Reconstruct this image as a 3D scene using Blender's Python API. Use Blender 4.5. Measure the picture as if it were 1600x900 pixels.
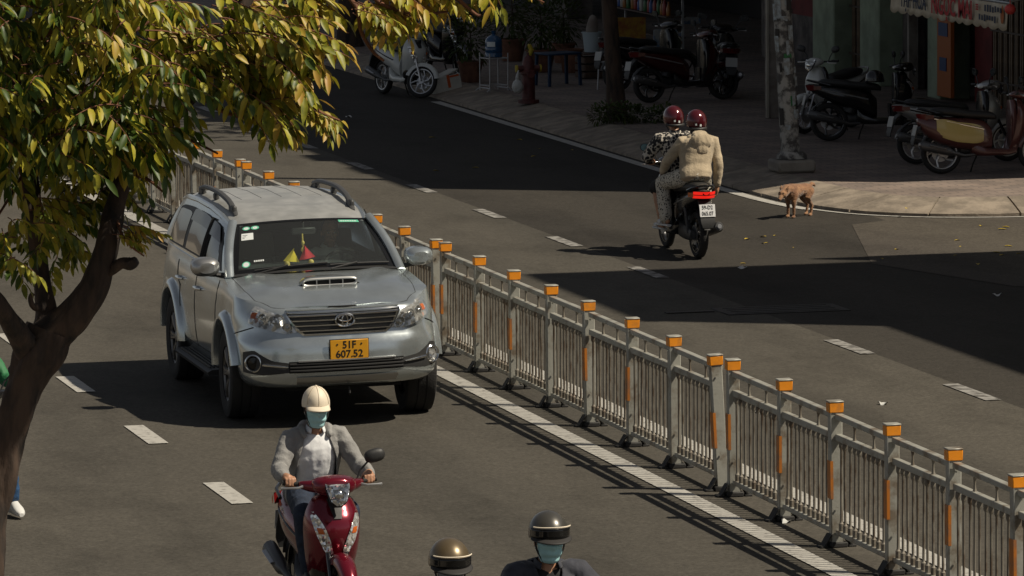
import bpy, bmesh, math, random
from mathutils import Vector, Matrix, noise
for _o in list(bpy.data.objects): bpy.data.objects.remove(_o)
scene = bpy.context.scene
col = scene.collection
R_ = math.radians
# ---------------------------------------------------------------- camera
# world frame: X to the right across the road, Y along the road away from the camera, Z up (metres)
YAW, PITCH, ROLL, CAM_H = 0.2523, 0.1105, -0.0085, 6.1602
_F = Vector((math.sin(YAW) * math.cos(PITCH), math.cos(YAW) * math.cos(PITCH), -math.sin(PITCH)))
_R = Vector((math.cos(YAW), -math.sin(YAW), 0))
_U = _R.cross(_F)
_r = _R * math.cos(ROLL) + _U * math.sin(ROLL)
_u = _U * math.cos(ROLL) - _R * math.sin(ROLL)
cam_d = bpy.data.cameras.new('camera')
cam = bpy.data.objects.new('camera', cam_d); col.objects.link(cam)
cam_d.sensor_width = 36; cam_d.lens = 8260.97 / 1600 * 36; cam_d.clip_start = 0.5; cam_d.clip_end = 2000
cam.matrix_world = Matrix(((_r.x, _u.x, -_F.x, 0), (_r.y, _u.y, -_F.y, 0), (_r.z, _u.z, -_F.z, CAM_H), (0, 0, 0, 1)))
scene.camera = cam
# ---------------------------------------------------------------- sky, sun, exposure
SUN_EL, SUN_AZ = R_(51.6), math.atan2(0.75, -0.41)
world = bpy.data.worlds.new('World'); scene.world = world; world.use_nodes = True
_nt = world.node_tree
_sky = _nt.nodes.new('ShaderNodeTexSky'); _sky.sky_type = 'NISHITA'; _sky.sun_disc = False
_sky.sun_elevation = SUN_EL; _sky.sun_rotation = SUN_AZ; _sky.air_density = 0.75; _sky.dust_density = 0.6; _sky.ozone_density = 0.6
_hs = _nt.nodes.new('ShaderNodeHueSaturation'); _hs.inputs['Saturation'].default_value = 0.38
_nt.links.new(_sky.outputs[0], _hs.inputs['Color']); _nt.links.new(_hs.outputs[0], _nt.nodes['Background'].inputs[0])
_nt.nodes['Background'].inputs[1].default_value = 0.05
sun_d = bpy.data.lights.new('sun', 'SUN'); sun = bpy.data.objects.new('sun', sun_d); col.objects.link(sun)
sun_d.energy = 5.0; sun_d.angle = R_(0.53); sun_d.color = (1.0, 0.90, 0.74)
_sd = Vector((-math.sin(SUN_AZ) * math.cos(SUN_EL), -math.cos(SUN_AZ) * math.cos(SUN_EL), -math.sin(SUN_EL)))
sun.rotation_euler = _sd.to_track_quat('-Z', 'Y').to_euler(); sun.location = (40, 0, 60)
vs = scene.view_settings
vs.view_transform = 'Standard'; vs.look = 'None'; vs.gamma = 1.0; vs.use_curve_mapping = False; vs.exposure = 0.0
scene.cycles.max_bounces = 6; scene.cycles.diffuse_bounces = 2; scene.cycles.glossy_bounces = 3; scene.cycles.transmission_bounces = 4
scene.cycles.transparent_max_bounces = 8; scene.cycles.use_denoising = True; scene.cycles.sample_clamp_indirect = 4
# ---------------------------------------------------------------- materials
MATS = {}
def mat(name, colr, rough=0.6, metal=0.0, var=0.0, vscale=8.0, bump=0.0, bscale=40.0, coat=0.0, spec=0.5, col2=None, lo=0.4, hi=0.65,
        island=0.0, detail=4.0, rvar=0.0, emit=None, estr=0.0, stretch=None, sheen=0.0, world=False):
    if name in MATS: return MATS[name]
    m = bpy.data.materials.new(name); m.use_nodes = True; nt = m.node_tree; b = nt.nodes['Principled BSDF']
    N = nt.nodes.new; L = nt.links.new
    b.inputs['Base Color'].default_value = (*colr, 1); b.inputs['Roughness'].default_value = rough; b.inputs['Metallic'].default_value = metal
    b.inputs['Coat Weight'].default_value = coat; b.inputs['Coat Roughness'].default_value = 0.08; b.inputs['Specular IOR Level'].default_value = spec
    if sheen: b.inputs['Sheen Weight'].default_value = sheen
    if emit: b.inputs['Emission Color'].default_value = (*emit, 1); b.inputs['Emission Strength'].default_value = estr
    if var or bump or col2 or rvar:
        tc = N('ShaderNodeNewGeometry' if world else 'ShaderNodeTexCoord'); vec = tc.outputs['Position' if world else 'Object']
        if stretch:
            mp = N('ShaderNodeMapping'); mp.inputs['Scale'].default_value = stretch; L(vec, mp.inputs[0]); vec = mp.outputs[0]
    last = None
    if var or col2 or rvar:
        n = N('ShaderNodeTexNoise'); n.inputs['Scale'].default_value = vscale; n.inputs['Detail'].default_value = detail; n.inputs['Roughness'].default_value = 0.6; L(vec, n.inputs['Vector'])
        if col2 or var:
            r = N('ShaderNodeValToRGB'); r.color_ramp.elements[0].position = lo; r.color_ramp.elements[1].position = hi
            c2 = col2 if col2 else tuple(max(0, c * (1 - var)) for c in colr)
            c1 = colr if col2 else tuple(c * (1 + var) for c in colr)
            r.color_ramp.elements[0].color = (*c2, 1); r.color_ramp.elements[1].color = (*c1, 1); L(n.outputs['Fac'], r.inputs[0]); last = r.outputs[0]
        if rvar:
            mr = N('ShaderNodeMapRange'); mr.inputs['From Min'].default_value = .3; mr.inputs['From Max'].default_value = .7
            mr.inputs['To Min'].default_value = max(0.03, rough - rvar); mr.inputs['To Max'].default_value = min(1, rough + rvar)
            L(n.outputs['Fac'], mr.inputs['Value']); L(mr.outputs[0], b.inputs['Roughness'])
    if island:
        g = N('ShaderNodeNewGeometry'); hsv = N('ShaderNodeHueSaturation'); ml = N('ShaderNodeMapRange')
        ml.inputs['To Min'].default_value = 1 - island; ml.inputs['To Max'].default_value = 1 + island
        L(g.outputs['Random Per Island'], ml.inputs['Value']); L(ml.outputs[0], hsv.inputs['Value'])
        if last: L(last, hsv.inputs['Color'])
        else: hsv.inputs['Color'].default_value = (*colr, 1)
        last = hsv.outputs[0]
    if last: L(last, b.inputs['Base Color'])
    if bump:
        n2 = N('ShaderNodeTexNoise'); n2.inputs['Scale'].default_value = bscale; n2.inputs['Detail'].default_value = 5; L(vec, n2.inputs['Vector'])
        bp = N('ShaderNodeBump'); bp.inputs['Strength'].default_value = bump; bp.inputs['Distance'].default_value = 0.02
        L(n2.outputs['Fac'], bp.inputs['Height']); L(bp.outputs[0], b.inputs['Normal'])
    MATS[name] = m
    return m
def facet_mat(name, colr, scale, rough=.10, metal=.9, strength=.8):
    m = mat(name, colr, rough, metal); nt = m.node_tree; N = nt.nodes.new; L = nt.links.new
    tc = N('ShaderNodeTexCoord'); v = N('ShaderNodeTexVoronoi'); v.inputs['Scale'].default_value = scale; L(tc.outputs['Object'], v.inputs['Vector'])
    vm = N('ShaderNodeVectorMath'); vm.operation = 'SUBTRACT'; vm.inputs[1].default_value = (.5, .5, .5); L(v.outputs['Color'], vm.inputs[0])
    sc = N('ShaderNodeVectorMath'); sc.operation = 'SCALE'; sc.inputs['Scale'].default_value = strength; L(vm.outputs[0], sc.inputs[0])
    g = N('ShaderNodeNewGeometry'); ad = N('ShaderNodeVectorMath'); L(g.outputs['Normal'], ad.inputs[0]); L(sc.outputs[0], ad.inputs[1])
    nm = N('ShaderNodeVectorMath'); nm.operation = 'NORMALIZE'; L(ad.outputs[0], nm.inputs[0]); L(nm.outputs[0], nt.nodes['Principled BSDF'].inputs['Normal'])
    return m
def glass_mat(name, tint=(.25, .3, .28), rough=0.02, dust=0.0):
    if name in MATS: return MATS[name]
    m = bpy.data.materials.new(name); m.use_nodes = True; nt = m.node_tree; nt.nodes.clear(); N = nt.nodes.new; L = nt.links.new
    o = N('ShaderNodeOutputMaterial'); mx = N('ShaderNodeMixShader'); t = N('ShaderNodeBsdfTransparent'); g = N('ShaderNodeBsdfGlossy'); f = N('ShaderNodeFresnel')
    t.inputs[0].default_value = (*tint, 1); g.inputs['Roughness'].default_value = rough; f.inputs[0].default_value = 1.5
    d = N('ShaderNodeBsdfDiffuse'); d.inputs[0].default_value = (.42, .44, .42, 1); m2 = N('ShaderNodeMixShader'); m2.inputs[0].default_value = dust; L(t.outputs[0], m2.inputs[1]); L(d.outputs[0], m2.inputs[2])
    L(f.outputs[0], mx.inputs[0]); L(m2.outputs[0], mx.inputs[1]); L(g.outputs[0], mx.inputs[2]); L(mx.outputs[0], o.inputs[0])
    MATS[name] = m; return m
# ---------------------------------------------------------------- mesh building
def V(*a): return Vector(a)
def lerp(a, b, t): return a + (b - a) * t
def smooth(t): t = max(0., min(1., t)); return t * t * (3 - 2 * t)
def interp(tab, x):
    if x <= tab[0][0]: return tab[0][1]
    for (a, va), (b, vb) in zip(tab, tab[1:]):
        if x <= b: return va + (vb - va) * (x - a) / (b - a)
    return tab[-1][1]
def crom(pts, n):
    P = [Vector(p) for p in pts]; out = []; k = len(P) - 1
    for i in range(n + 1):
        t = i / n * k; j = min(int(t), k - 1); t -= j
        p0 = P[j - 1] if j else P[0] * 2 - P[1]; p1 = P[j]; p2 = P[j + 1]; p3 = P[j + 2] if j + 2 <= k else P[k] * 2 - P[k - 1]
        out.append(0.5 * (2 * p1 + (p2 - p0) * t + (2 * p0 - 5 * p1 + 4 * p2 - p3) * t * t + (3 * p1 - p0 - 3 * p2 + p3) * t ** 3))
    return out
def srng(c, u, v, ru, rv, n=16, e=1.0):
    # superellipse ring; e < 1 is boxier
    c, u, v = Vector(c), Vector(u), Vector(v); out = []
    for i in range(n):
        a = 2 * math.pi * i / n; ca, sa = math.cos(a), math.sin(a)
        out.append(c + u * (ru * math.copysign(abs(ca) ** e, ca)) + v * (rv * math.copysign(abs(sa) ** e, sa)))
    return out
class MB:
    def __init__(s): s.v = []; s.f = []; s.m = []; s.mi = 0
    def add(s, vs_, fs, mi=None):
        o = len(s.v); s.v += [tuple(p) for p in vs_]; s.f += [tuple(i + o for i in f) for f in fs]; s.m += [s.mi if mi is None else mi] * len(fs); return s
    def box(s, c, d, M=None, mi=None, ch=0.0):
        x, y, z = d[0] / 2, d[1] / 2, d[2] / 2; c = Vector(c)
        if ch <= 0:
            P = [V(i, j, k) for i in (-x, x) for j in (-y, y) for k in (-z, z)]
            F = [(0, 1, 3, 2), (4, 6, 7, 5), (0, 4, 5, 1), (2, 3, 7, 6), (0, 2, 6, 4), (1, 5, 7, 3)]
        else:
            ch = min(ch, x * .95, y * .95, z * .95)
            P = []; F = []
            idx = {}
            for a, sx in enumerate((-1, 1)):
                for b, sy in enumerate((-1, 1)):
                    for d_, sz in enumerate((-1, 1)):
                        for ax in range(3):
                            q = [sx * (x - ch), sy * (y - ch), sz * (z - ch)]; q[ax] = (sx * x, sy * y, sz * z)[ax]
                            idx[(a, b, d_, ax)] = len(P); P.append(Vector(q))
            for ax in range(3):
                o1, o2 = [k for k in range(3) if k != ax]
                for sgn in (0, 1):
                    q = []
                    for (i, j) in ((0, 0), (1, 0), (1, 1), (0, 1)):
                        k = [0, 0, 0]; k[ax] = sgn; k[o1] = i; k[o2] = j; q.append(idx[(*k, ax)])
                    F.append(tuple(q))
            for ax in range(3):
                o1, o2 = [k for k in range(3) if k != ax]
                for i in (0, 1):
                    for j in (0, 1):
                        k0 = [0, 0, 0]; k1 = [0, 0, 0]; k1[ax] = 1
                        for k in (k0, k1): k[o1] = i; k[o2] = j
                        F.append((idx[(*k0, o1)], idx[(*k0, o2)], idx[(*k1, o2)], idx[(*k1, o1)]))
            for a in (0, 1):
                for b in (0, 1):
                    for d_ in (0, 1): F.append(tuple(idx[(a, b, d_, ax)] for ax in range(3)))
        if M is not None: P = [M @ p for p in P]
        return s.add([p + c for p in P], F, mi)
    def loft(s, rings, cap=True, closed=True, mi=None):
        n = len(rings[0]); P = [p for r in rings for p in r]; F = []
        for i in range(len(rings) - 1):
            for j in range(n if closed else n - 1):
                k = (j + 1) % n; F.append((i * n + j, i * n + k, (i + 1) * n + k, (i + 1) * n + j))
        if cap and closed:
            F.append(tuple(range(n - 1, -1, -1))); F.append(tuple((len(rings) - 1) * n + j for j in range(n)))
        return s.add(P, F, mi)
    def tube(s, pts, r, n=8, cap=True, mi=None, up=None, flat=1.0):
        P = [Vector(p) for p in pts]; k = len(P); rr = r if isinstance(r, (list, tuple)) else [r] * k
        rings = []; ref = None
        for i, p in enumerate(P):
            t = (P[min(i + 1, k - 1)] - P[max(i - 1, 0)])
            if t.length < 1e-9: t = V(0, 0, 1)
            t.normalize()
            if ref is None:
                a = Vector(up) if up else (V(0, 0, 1) if abs(t.z) < .9 else V(1, 0, 0))
            else: a = ref
            u = a - t * a.dot(t)
            if u.length < 1e-6: u = t.orthogonal()
            u.normalize(); ref = u; w = t.cross(u)
            rings.append(srng(p, u, w, rr[i] * flat, rr[i], n))
        return s.loft(rings, cap, True, mi)
    def caps(s, pts, r, n=10, mi=None):
        # tube with rounded ends (for remeshed bodies)
        P = [Vector(p) for p in pts]; rr = list(r) if isinstance(r, (list, tuple)) else [r] * len(P)
        a = (P[0] - P[1]).normalized(); b = (P[-1] - P[-2]).normalized()
        pts2 = [P[0] + a * rr[0] * .95, P[0] + a * rr[0] * .6] + P + [P[-1] + b * rr[-1] * .6, P[-1] + b * rr[-1] * .95]
        return s.tube(pts2, [rr[0] * .3, rr[0] * .8] + rr + [rr[-1] * .8, rr[-1] * .3], n, True, mi)
    def lathe(s, prof, n=20, c=(0, 0, 0), M=None, mi=None, cap=True):
        rings = []
        for r, z in prof:
            ring = [V(r * math.cos(2 * math.pi * i / n), r * math.sin(2 * math.pi * i / n), z) for i in range(n)]
            if M is not None: ring = [M @ p for p in ring]
            rings.append([p + Vector(c) for p in ring])
        return s.loft(rings, cap, True, mi)
    def ell(s, c, r, n=14, m=9, M=None, mi=None):
        rings = []
        for i in range(m + 1):
            a = math.pi * (i + .02) / (m + .04); z = -math.cos(a); q = math.sin(a)
            ring = [V(r[0] * q * math.cos(2 * math.pi * j / n), r[1] * q * math.sin(2 * math.pi * j / n), r[2] * z) for j in range(n)]
            if M is not None: ring = [M @ p for p in ring]
            rings.append([p + Vector(c) for p in ring])
        return s.loft(rings, True, True, mi)
    def grid(s, fn, nu, nv, mi=None, flip=False):
        P = [fn(i / nu, j / nv) for i in range(nu + 1) for j in range(nv + 1)]; F = []
        for i in range(nu):
            for j in range(nv):
                a = i * (nv + 1) + j; q = (a, a + nv + 1, a + nv + 2, a + 1); F.append(q[::-1] if flip else q)
        return s.add(P, F, mi)
    def prism(s, poly, h, M=None, c=(0, 0, 0), mi=None):
        # polygon in local xy extruded by h along local z
        n = len(poly); P = [V(p[0], p[1], 0) for p in poly] + [V(p[0], p[1], h) for p in poly]
        if M is not None: P = [M @ p for p in P]
        F = [tuple(range(n - 1, -1, -1)), tuple(range(n, 2 * n))] + [(i, (i + 1) % n, n + (i + 1) % n, n + i) for i in range(n)]
        return s.add([p + Vector(c) for p in P], F, mi)
    def mesh(s, name, mats, ang=40, smooth_=True):
        me = bpy.data.meshes.new(name); me.from_pydata(s.v, [], s.f)
        for m in (mats if isinstance(mats, (list, tuple)) else [mats]): me.materials.append(m)
        if any(s.m): me.polygons.foreach_set('material_index', s.m)
        bm = bmesh.new(); bm.from_mesh(me); bmesh.ops.recalc_face_normals(bm, faces=bm.faces); bm.to_mesh(me); bm.free()
        if smooth_:
            me.shade_smooth(); me.set_sharp_from_angle(angle=R_(ang))
        me.update(); return me
    def build(s, name, mats, parent=None, ang=40, smooth_=True, loc=None, rot=None):
        return link(name, s.mesh(name, mats, ang, smooth_), parent, loc, rot)
def link(name, me, parent=None, loc=None, rot=None):
    o = bpy.data.objects.new(name, me); col.objects.link(o)
    if parent: o.parent = parent
    if loc is not None: o.location = loc
    if rot is not None: o.rotation_euler = rot
    return o
def tag(o, label=None, cat=None, group=None, kind=None):
    if label: o['label'] = label
    if cat: o['category'] = cat
    if group: o['group'] = group
    if kind: o['kind'] = kind
    return o
def thing(name, loc, rz=0, label=None, cat=None, group=None, sc=None):
    o = bpy.data.objects.new(name, None); col.objects.link(o); o.location = loc; o.rotation_euler = (0, 0, rz); o.empty_display_size = .2
    if sc: o.scale = (sc, sc, sc)
    return tag(o, label, cat, group)
def remesh(mb, vox, it=3, fac=0.5):
    me = bpy.data.meshes.new('tmp'); me.from_pydata(mb.v, [], mb.f)
    bm = bmesh.new(); bm.from_mesh(me); bmesh.ops.recalc_face_normals(bm, faces=bm.faces); bm.to_mesh(me); bm.free()
    o = bpy.data.objects.new('tmp', me); col.objects.link(o)
    r = o.modifiers.new('r', 'REMESH'); r.mode = 'VOXEL'; r.voxel_size = vox
    if it: sm = o.modifiers.new('s', 'SMOOTH'); sm.iterations = it; sm.factor = fac
    dg = bpy.context.evaluated_depsgraph_get(); e = o.evaluated_get(dg); out = bpy.data.meshes.new_from_object(e)
    bpy.data.objects.remove(o); bpy.data.meshes.remove(me); out.materials.clear(); return out
def wrinkle(me, amp, sc, seed=0.0, stretch=(1, 1, 1)):
    me.update(); nn = [v.normal.copy() for v in me.vertices]
    for v, n in zip(me.vertices, nn):
        p = v.co; q = Vector((p.x * sc * stretch[0] + seed, p.y * sc * stretch[1], p.z * sc * stretch[2]))
        a = noise.noise(q); b = noise.noise(q * 2.3 + V(5, 3, 1))
        v.co = p + n * (amp * ((1 - abs(a) * 2.2) + .4 * b))
    me.update()
def text_mesh(txt, size, ext=0.002, align='CENTER', sx=1.0, bold=0.0):
    c = bpy.data.curves.new('t', 'FONT'); c.body = txt; c.size = size; c.extrude = ext; c.align_x = align; c.align_y = 'CENTER'; c.offset = bold; c.resolution_u = 3
    o = bpy.data.objects.new('t', c); col.objects.link(o); dg = bpy.context.evaluated_depsgraph_get()
    me = bpy.data.meshes.new_from_object(o.evaluated_get(dg)); bpy.data.objects.remove(o); bpy.data.curves.remove(c)
    if sx != 1: me.transform(Matrix.Diagonal((sx, 1, 1, 1)))
    me.materials.clear(); return me
def basis(x, y, z, c=(0, 0, 0)):
    x, y, z = Vector(x), Vector(y), Vector(z); c = Vector(c)
    return Matrix(((x.x, y.x, z.x, c.x), (x.y, y.y, z.y, c.y), (x.z, y.z, z.z, c.z), (0, 0, 0, 1)))
def put_text(parent, txt, size, M, m, name='lettering', sx=1.0, bold=0.0, ext=0.0015, align='CENTER'):
    me = text_mesh(txt, size, ext, align, sx, bold); me.transform(M); me.materials.append(m); return link(name, me, parent)
def copy_tree(o, parent=None):
    c = o.copy(); col.objects.link(c); c.parent = parent
    for ch in o.children: copy_tree(ch, c)
    return c
# ================================================================ SETTING
def asphalt(name, base, dark, sp):
    m = bpy.data.materials.new(name); m.use_nodes = True; nt = m.node_tree; b = nt.nodes['Principled BSDF']; N = nt.nodes.new; L = nt.links.new
    tc = N('ShaderNodeTexCoord'); b.inputs['Roughness'].default_value = 0.82; b.inputs['Specular IOR Level'].default_value = 0.12
    big = N('ShaderNodeTexNoise'); big.inputs['Scale'].default_value = 0.35; big.inputs['Detail'].default_value = 5
    mp = N('ShaderNodeMapping'); mp.inputs['Scale'].default_value = (1.6, .22, 1); L(tc.outputs['Object'], mp.inputs[0]); L(mp.outputs[0], big.inputs['Vector'])
    fine = N('ShaderNodeTexNoise'); fine.inputs['Scale'].default_value = 26; fine.inputs['Detail'].default_value = 8; fine.inputs['Roughness'].default_value = .75; L(tc.outputs['Object'], fine.inputs['Vector'])
    r = N('ShaderNodeValToRGB'); r.color_ramp.elements[0].position = .35; r.color_ramp.elements[1].position = .68
    r.color_ramp.elements[0].color = (*dark, 1); r.color_ramp.elements[1].color = (*base, 1); L(big.outputs['Fac'], r.inputs[0])
    r2 = N('ShaderNodeMapRange'); r2.inputs['From Min'].default_value = .3; r2.inputs['From Max'].default_value = .7; r2.inputs['To Min'].default_value = 1 - sp; r2.inputs['To Max'].default_value = 1 + sp
    L(fine.outputs['Fac'], r2.inputs['Value'])
    # sparse worn light specks
    vo = N('ShaderNodeTexNoise'); vo.inputs['Scale'].default_value = 7; vo.inputs['Detail'].default_value = 6; vo.inputs['Roughness'].default_value = .7; L(tc.outputs['Object'], vo.inputs['Vector'])
    r3 = N('ShaderNodeMapRange'); r3.inputs['From Min'].default_value = .35; r3.inputs['From Max'].default_value = .75; r3.inputs['To Min'].default_value = .88; r3.inputs['To Max'].default_value = 1.16; L(vo.outputs['Fac'], r3.inputs['Value'])
    st = N('ShaderNodeTexNoise'); st.inputs['Scale'].default_value = .9; st.inputs['Detail'].default_value = 7; st.inputs['Roughness'].default_value = .65; mp2 = N('ShaderNodeMapping'); mp2.inputs['Scale'].default_value = (1, .45, 1); L(tc.outputs['Object'], mp2.inputs[0]); L(mp2.outputs[0], st.inputs['Vector'])
    r4 = N('ShaderNodeMapRange'); r4.inputs['From Min'].default_value = .33; r4.inputs['From Max'].default_value = .52; r4.inputs['To Min'].default_value = .76; r4.inputs['To Max'].default_value = 1.04; L(st.outputs['Fac'], r4.inputs['Value'])
    m0 = N('ShaderNodeMath'); m0.operation = 'MULTIPLY'; L(r3.outputs[0], m0.inputs[0]); L(r4.outputs[0], m0.inputs[1])
    ml = N('ShaderNodeMath'); ml.operation = 'MULTIPLY'; L(r2.outputs[0], ml.inputs[0]); L(m0.outputs[0], ml.inputs[1])
    mx = N('ShaderNodeMix'); mx.data_type = 'RGBA'; mx.blend_type = 'MULTIPLY'; mx.inputs[0].default_value = 1; L(r.outputs[0], mx.inputs[6]); L(ml.outputs[0], mx.inputs[7]); L(mx.outputs[2], b.inputs['Base Color'])
    bp = N('ShaderNodeBump'); bp.inputs['Strength'].default_value = .45; bp.inputs['Distance'].default_value = .01; L(fine.outputs['Fac'], bp.inputs['Height']); L(bp.outputs[0], b.inputs['Normal'])
    MATS[name] = m; return m
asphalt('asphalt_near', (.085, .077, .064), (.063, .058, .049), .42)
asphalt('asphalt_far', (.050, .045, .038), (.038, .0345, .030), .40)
asphalt('asphalt_side', (.082, .072, .058), (.066, .058, .050), .45)
mat('earth', (.09, .08, .07), .9, var=.2)
mat('road_paint', (.40, .385, .35), .7, col2=(.13, .12, .105), vscale=13, lo=.27, hi=.48, bump=.2, detail=8)
mat('road_paint_worn', (.30, .29, .27), .75, col2=(.07, .064, .056), vscale=8, lo=.38, hi=.60, bump=.2, detail=7)
mat('kerb_stone', (.26, .215, .165), .85, var=.28, vscale=3.5, bump=.35, bscale=30, island=.14)
mat('concrete', (.23, .205, .17), .85, var=.25, vscale=2.2, bump=.3, bscale=22)
mat('iron_dark', (.042, .038, .033), .6, .5, var=.3, bump=.2)
def sheet(name, poly, z, m, parent=None, kind='structure'):
    me = bpy.data.meshes.new(name); me.from_pydata([(x, y, z) for x, y in poly], [], [tuple(range(len(poly)))]); me.materials.append(m)
    bm = bmesh.new(); bm.from_mesh(me); bmesh.ops.recalc_face_normals(bm, faces=bm.faces)
    for f in bm.faces:
        if f.normal.z < 0: f.normal_flip()
    bm.to_mesh(me); bm.free()
    o = link(name, me, parent)
    if kind and not parent: o['kind'] = kind
    return o
sheet('ground', [(-900, -300), (900, -300), (900, 1500), (-900, 1500)], -.012, MATS['earth'])
FENCE_X, KX = 11.816, 19.42
road = sheet('road', [(4.6, -40), (15.7, -40), (15.7, 1400), (4.6, 1400)], 0, MATS['asphalt_near'])
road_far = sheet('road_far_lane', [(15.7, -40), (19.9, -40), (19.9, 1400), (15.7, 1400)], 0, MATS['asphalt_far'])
sheet('side_street', [(19.9, 40.5), (140, 40.5), (140, 60.3), (19.9, 60.3)], 0, MATS['asphalt_side'])
# patch of side-street surfacing running out into the main road
sheet('side_street_apron', [(19.35, 59.0), (19.9, 59.35), (24, 59.3), (24, 50.5), (18.9, 52.2), (18.2, 54.8)], .004, MATS['asphalt_side'])
# painted markings
def marking(poly, m='road_paint', name='lane_dash', parent=road, z=.008): return sheet(name, poly, z, MATS[m], parent, None)
rnd = random.Random(3)
def quad(xc, w, y0, y1, sk=0.0): return [(xc - w / 2, y0 + sk), (xc + w / 2, y0), (xc + w / 2, y1), (xc - w / 2, y1 + sk)]
for k in range(-3, 12):
    y = 47.31 - 3.494 * k
    marking(quad(8.077, .17, y - .58, y + .58), 'road_paint')
for k in range(-9, 16):
    y = 68.7057 - 3.494 * k
    if k == 5: continue
    marking(quad(15.63, .15, y - .58, y + .58), 'road_paint_worn', parent=road_far)
marking(quad(11.455, .17, -20, 150), name='edge_line')
marking(quad(12.30, .17, -20, 150), name='edge_line')
# ---- pavement with sloping kerb stones
KERB = [(19.5, 172 - 6 * k) for k in range(14)] + [(19.49, 88), (19.47, 82), (19.45, 77), (19.43, 73), (19.41, 69.5), (19.40, 66.5), (19.40, 64), (19.43, 62.3), (19.58, 61.1), (19.9, 60.25), (20.45, 59.7), (21.2, 59.4), (22.1, 59.3), (23.2, 59.28), (24.6, 59.28), (26.5, 59.28), (29, 59.28)] + [(32 + 4 * k, 59.28) for k in range(8)]
def resample(pts, step):
    P = [Vector((x, y, 0)) for x, y in pts]; out = [P[0]]; need = step
    for a, b in zip(P, P[1:]):
        L = (b - a).length; pos = 0
        while pos + need <= L: pos += need; out.append(a + (b - a) * (pos / L)); need = step
        need -= L - pos
    return out
KS = resample([tuple(p)[:2] for p in crom([(x, y, 0) for x, y in KERB], 400)], .05)
def knorm(i, w=6):
    a = KS[max(0, i - w)]; b = KS[min(len(KS) - 1, i + w)]; t = (b - a).normalized(); return V(-t.y, t.x, 0) if V(-t.y, t.x, 0).dot(V(1, .6, 0)) > 0 else V(t.y, -t.x, 0)
KW, KH = .72, .17
inner = [KS[i] + knorm(i, 14) * (KW + .02) for i in range(0, len(KS), 4)]
m = mat('pavement_tiles', (.115, .095, .08), .85)
nt = m.node_tree; b_ = nt.nodes['Principled BSDF']; N = nt.nodes.new; L = nt.links.new
tc = N('ShaderNodeTexCoord'); br = N('ShaderNodeTexBrick'); br.inputs['Scale'].default_value = 1.0; br.inputs['Brick Width'].default_value = .3; br.inputs['Row Height'].default_value = .15; br.inputs['Mortar Size'].default_value = .008
br.inputs['Color1'].default_value = (.24, .185, .15, 1); br.inputs['Color2'].default_value = (.165, .132, .112, 1); br.inputs['Mortar'].default_value = (.09, .075, .065, 1)
L(tc.outputs['Object'], br.inputs['Vector']); ns = N('ShaderNodeTexNoise'); ns.inputs['Scale'].default_value = 1.4; ns.inputs['Detail'].default_value = 6; L(tc.outputs['Object'], ns.inputs['Vector'])
mr = N('ShaderNodeMapRange'); mr.inputs['To Min'].default_value = .5; mr.inputs['To Max'].default_value = 1.4; L(ns.outputs['Fac'], mr.inputs['Value'])
mx = N('ShaderNodeMix'); mx.data_type = 'RGBA'; mx.blend_type = 'MULTIPLY'; mx.inputs[0].default_value = 1; L(br.outputs['Color'], mx.inputs[6]); L(mr.outputs[0], mx.inputs[7]); L(mx.outputs[2], b_.inputs['Base Color'])
bp = N('ShaderNodeBump'); bp.inputs['Strength'].default_value = .5; bp.inputs['Distance'].default_value = .01; L(br.outputs['Fac'], bp.inputs['Height']); bp.invert = True; L(bp.outputs[0], b_.inputs['Normal'])
pav = MB(); yl = 1e9; rows = []
for p in inner:
    if p.x > 59: break
    yl = min(yl - .0005, p.y); rows.append([V(p.x, yl, KH - .004), V(60 + p.x * .01, yl - .001, KH - .004)])
pav.loft(rows, False, False)
pavement = pav.build('pavement', m, smooth_=False); pavement['kind'] = 'structure'
i = 0; stones = 0
while i + 24 < len(KS):
    step = 24 if KS[i].y > 60.5 else 22
    if KS[i].y > 108 or KS[i].x > 32: i += step; continue
    a, b = i, min(i + step, len(KS) - 1); seg = [a + (b - a) * q // 4 for q in range(5)]
    low = .0
    drop = KS[i].x > 20.6 or (66.0 < KS[i].y < 67.0)      # lowered crossing stones near the corner
    kh = KH
    mb = MB(); rows = []
    ctr = KS[(a + b) // 2]
    for q in seg:
        p, n = KS[q], knorm(q); tdir = V(n.y, -n.x, 0); e = (seg[2] - q) / max(1, (b - a)) * .03
        p = p - tdir * 0
        j = rnd.uniform(-.003, .003)
        sh = (ctr - p) * .022
        prof = [(0, -.05), (0, .035), (.05, .05), (KW * .55, kh * .72), (KW - .06, kh), (KW, kh), (KW, -.05)]
        rows.append([p + sh + n * x + V(0, 0, z + j) for x, z in prof])
    mb.loft(rows, True, True)
    o = mb.build('kerb_stone', MATS['kerb_stone'], pavement, ang=25); stones += 1
    i += step
# white line following the kerb
mb = MB(); rows = []
for i in range(0, len(KS), 3):
    p, n = KS[i], knorm(i, 10)
    if p.y > 79.5 or p.x > 40: continue
    w = .16 if p.y > 61 else .07
    rows.append([p - n * (.10 + w) + V(0, 0, .008), p - n * .10 + V(0, 0, .008)])
mb.loft(rows, False, False); mb.build('edge_line', MATS['road_paint'], road_far, smooth_=False)
# flat gutter stones band between line and kerb is bare asphalt; drain cover and gully in the shade of the far lane
mb = MB(); mb.box((15.95, 50.95, .004), (1.3, .62, .008), ch=.004)
for k in range(4): mb.box((15.95, 50.72 + k * .15, .009), (1.1, .02, .004))
drain = mb.build('drain_cover', MATS['iron_dark'], road_far)
mb = MB(); mb.box((15.0, 51.0, .006), (.5, .10, .012)); mb.build('drain_grate', MATS['iron_dark'], road)
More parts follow.
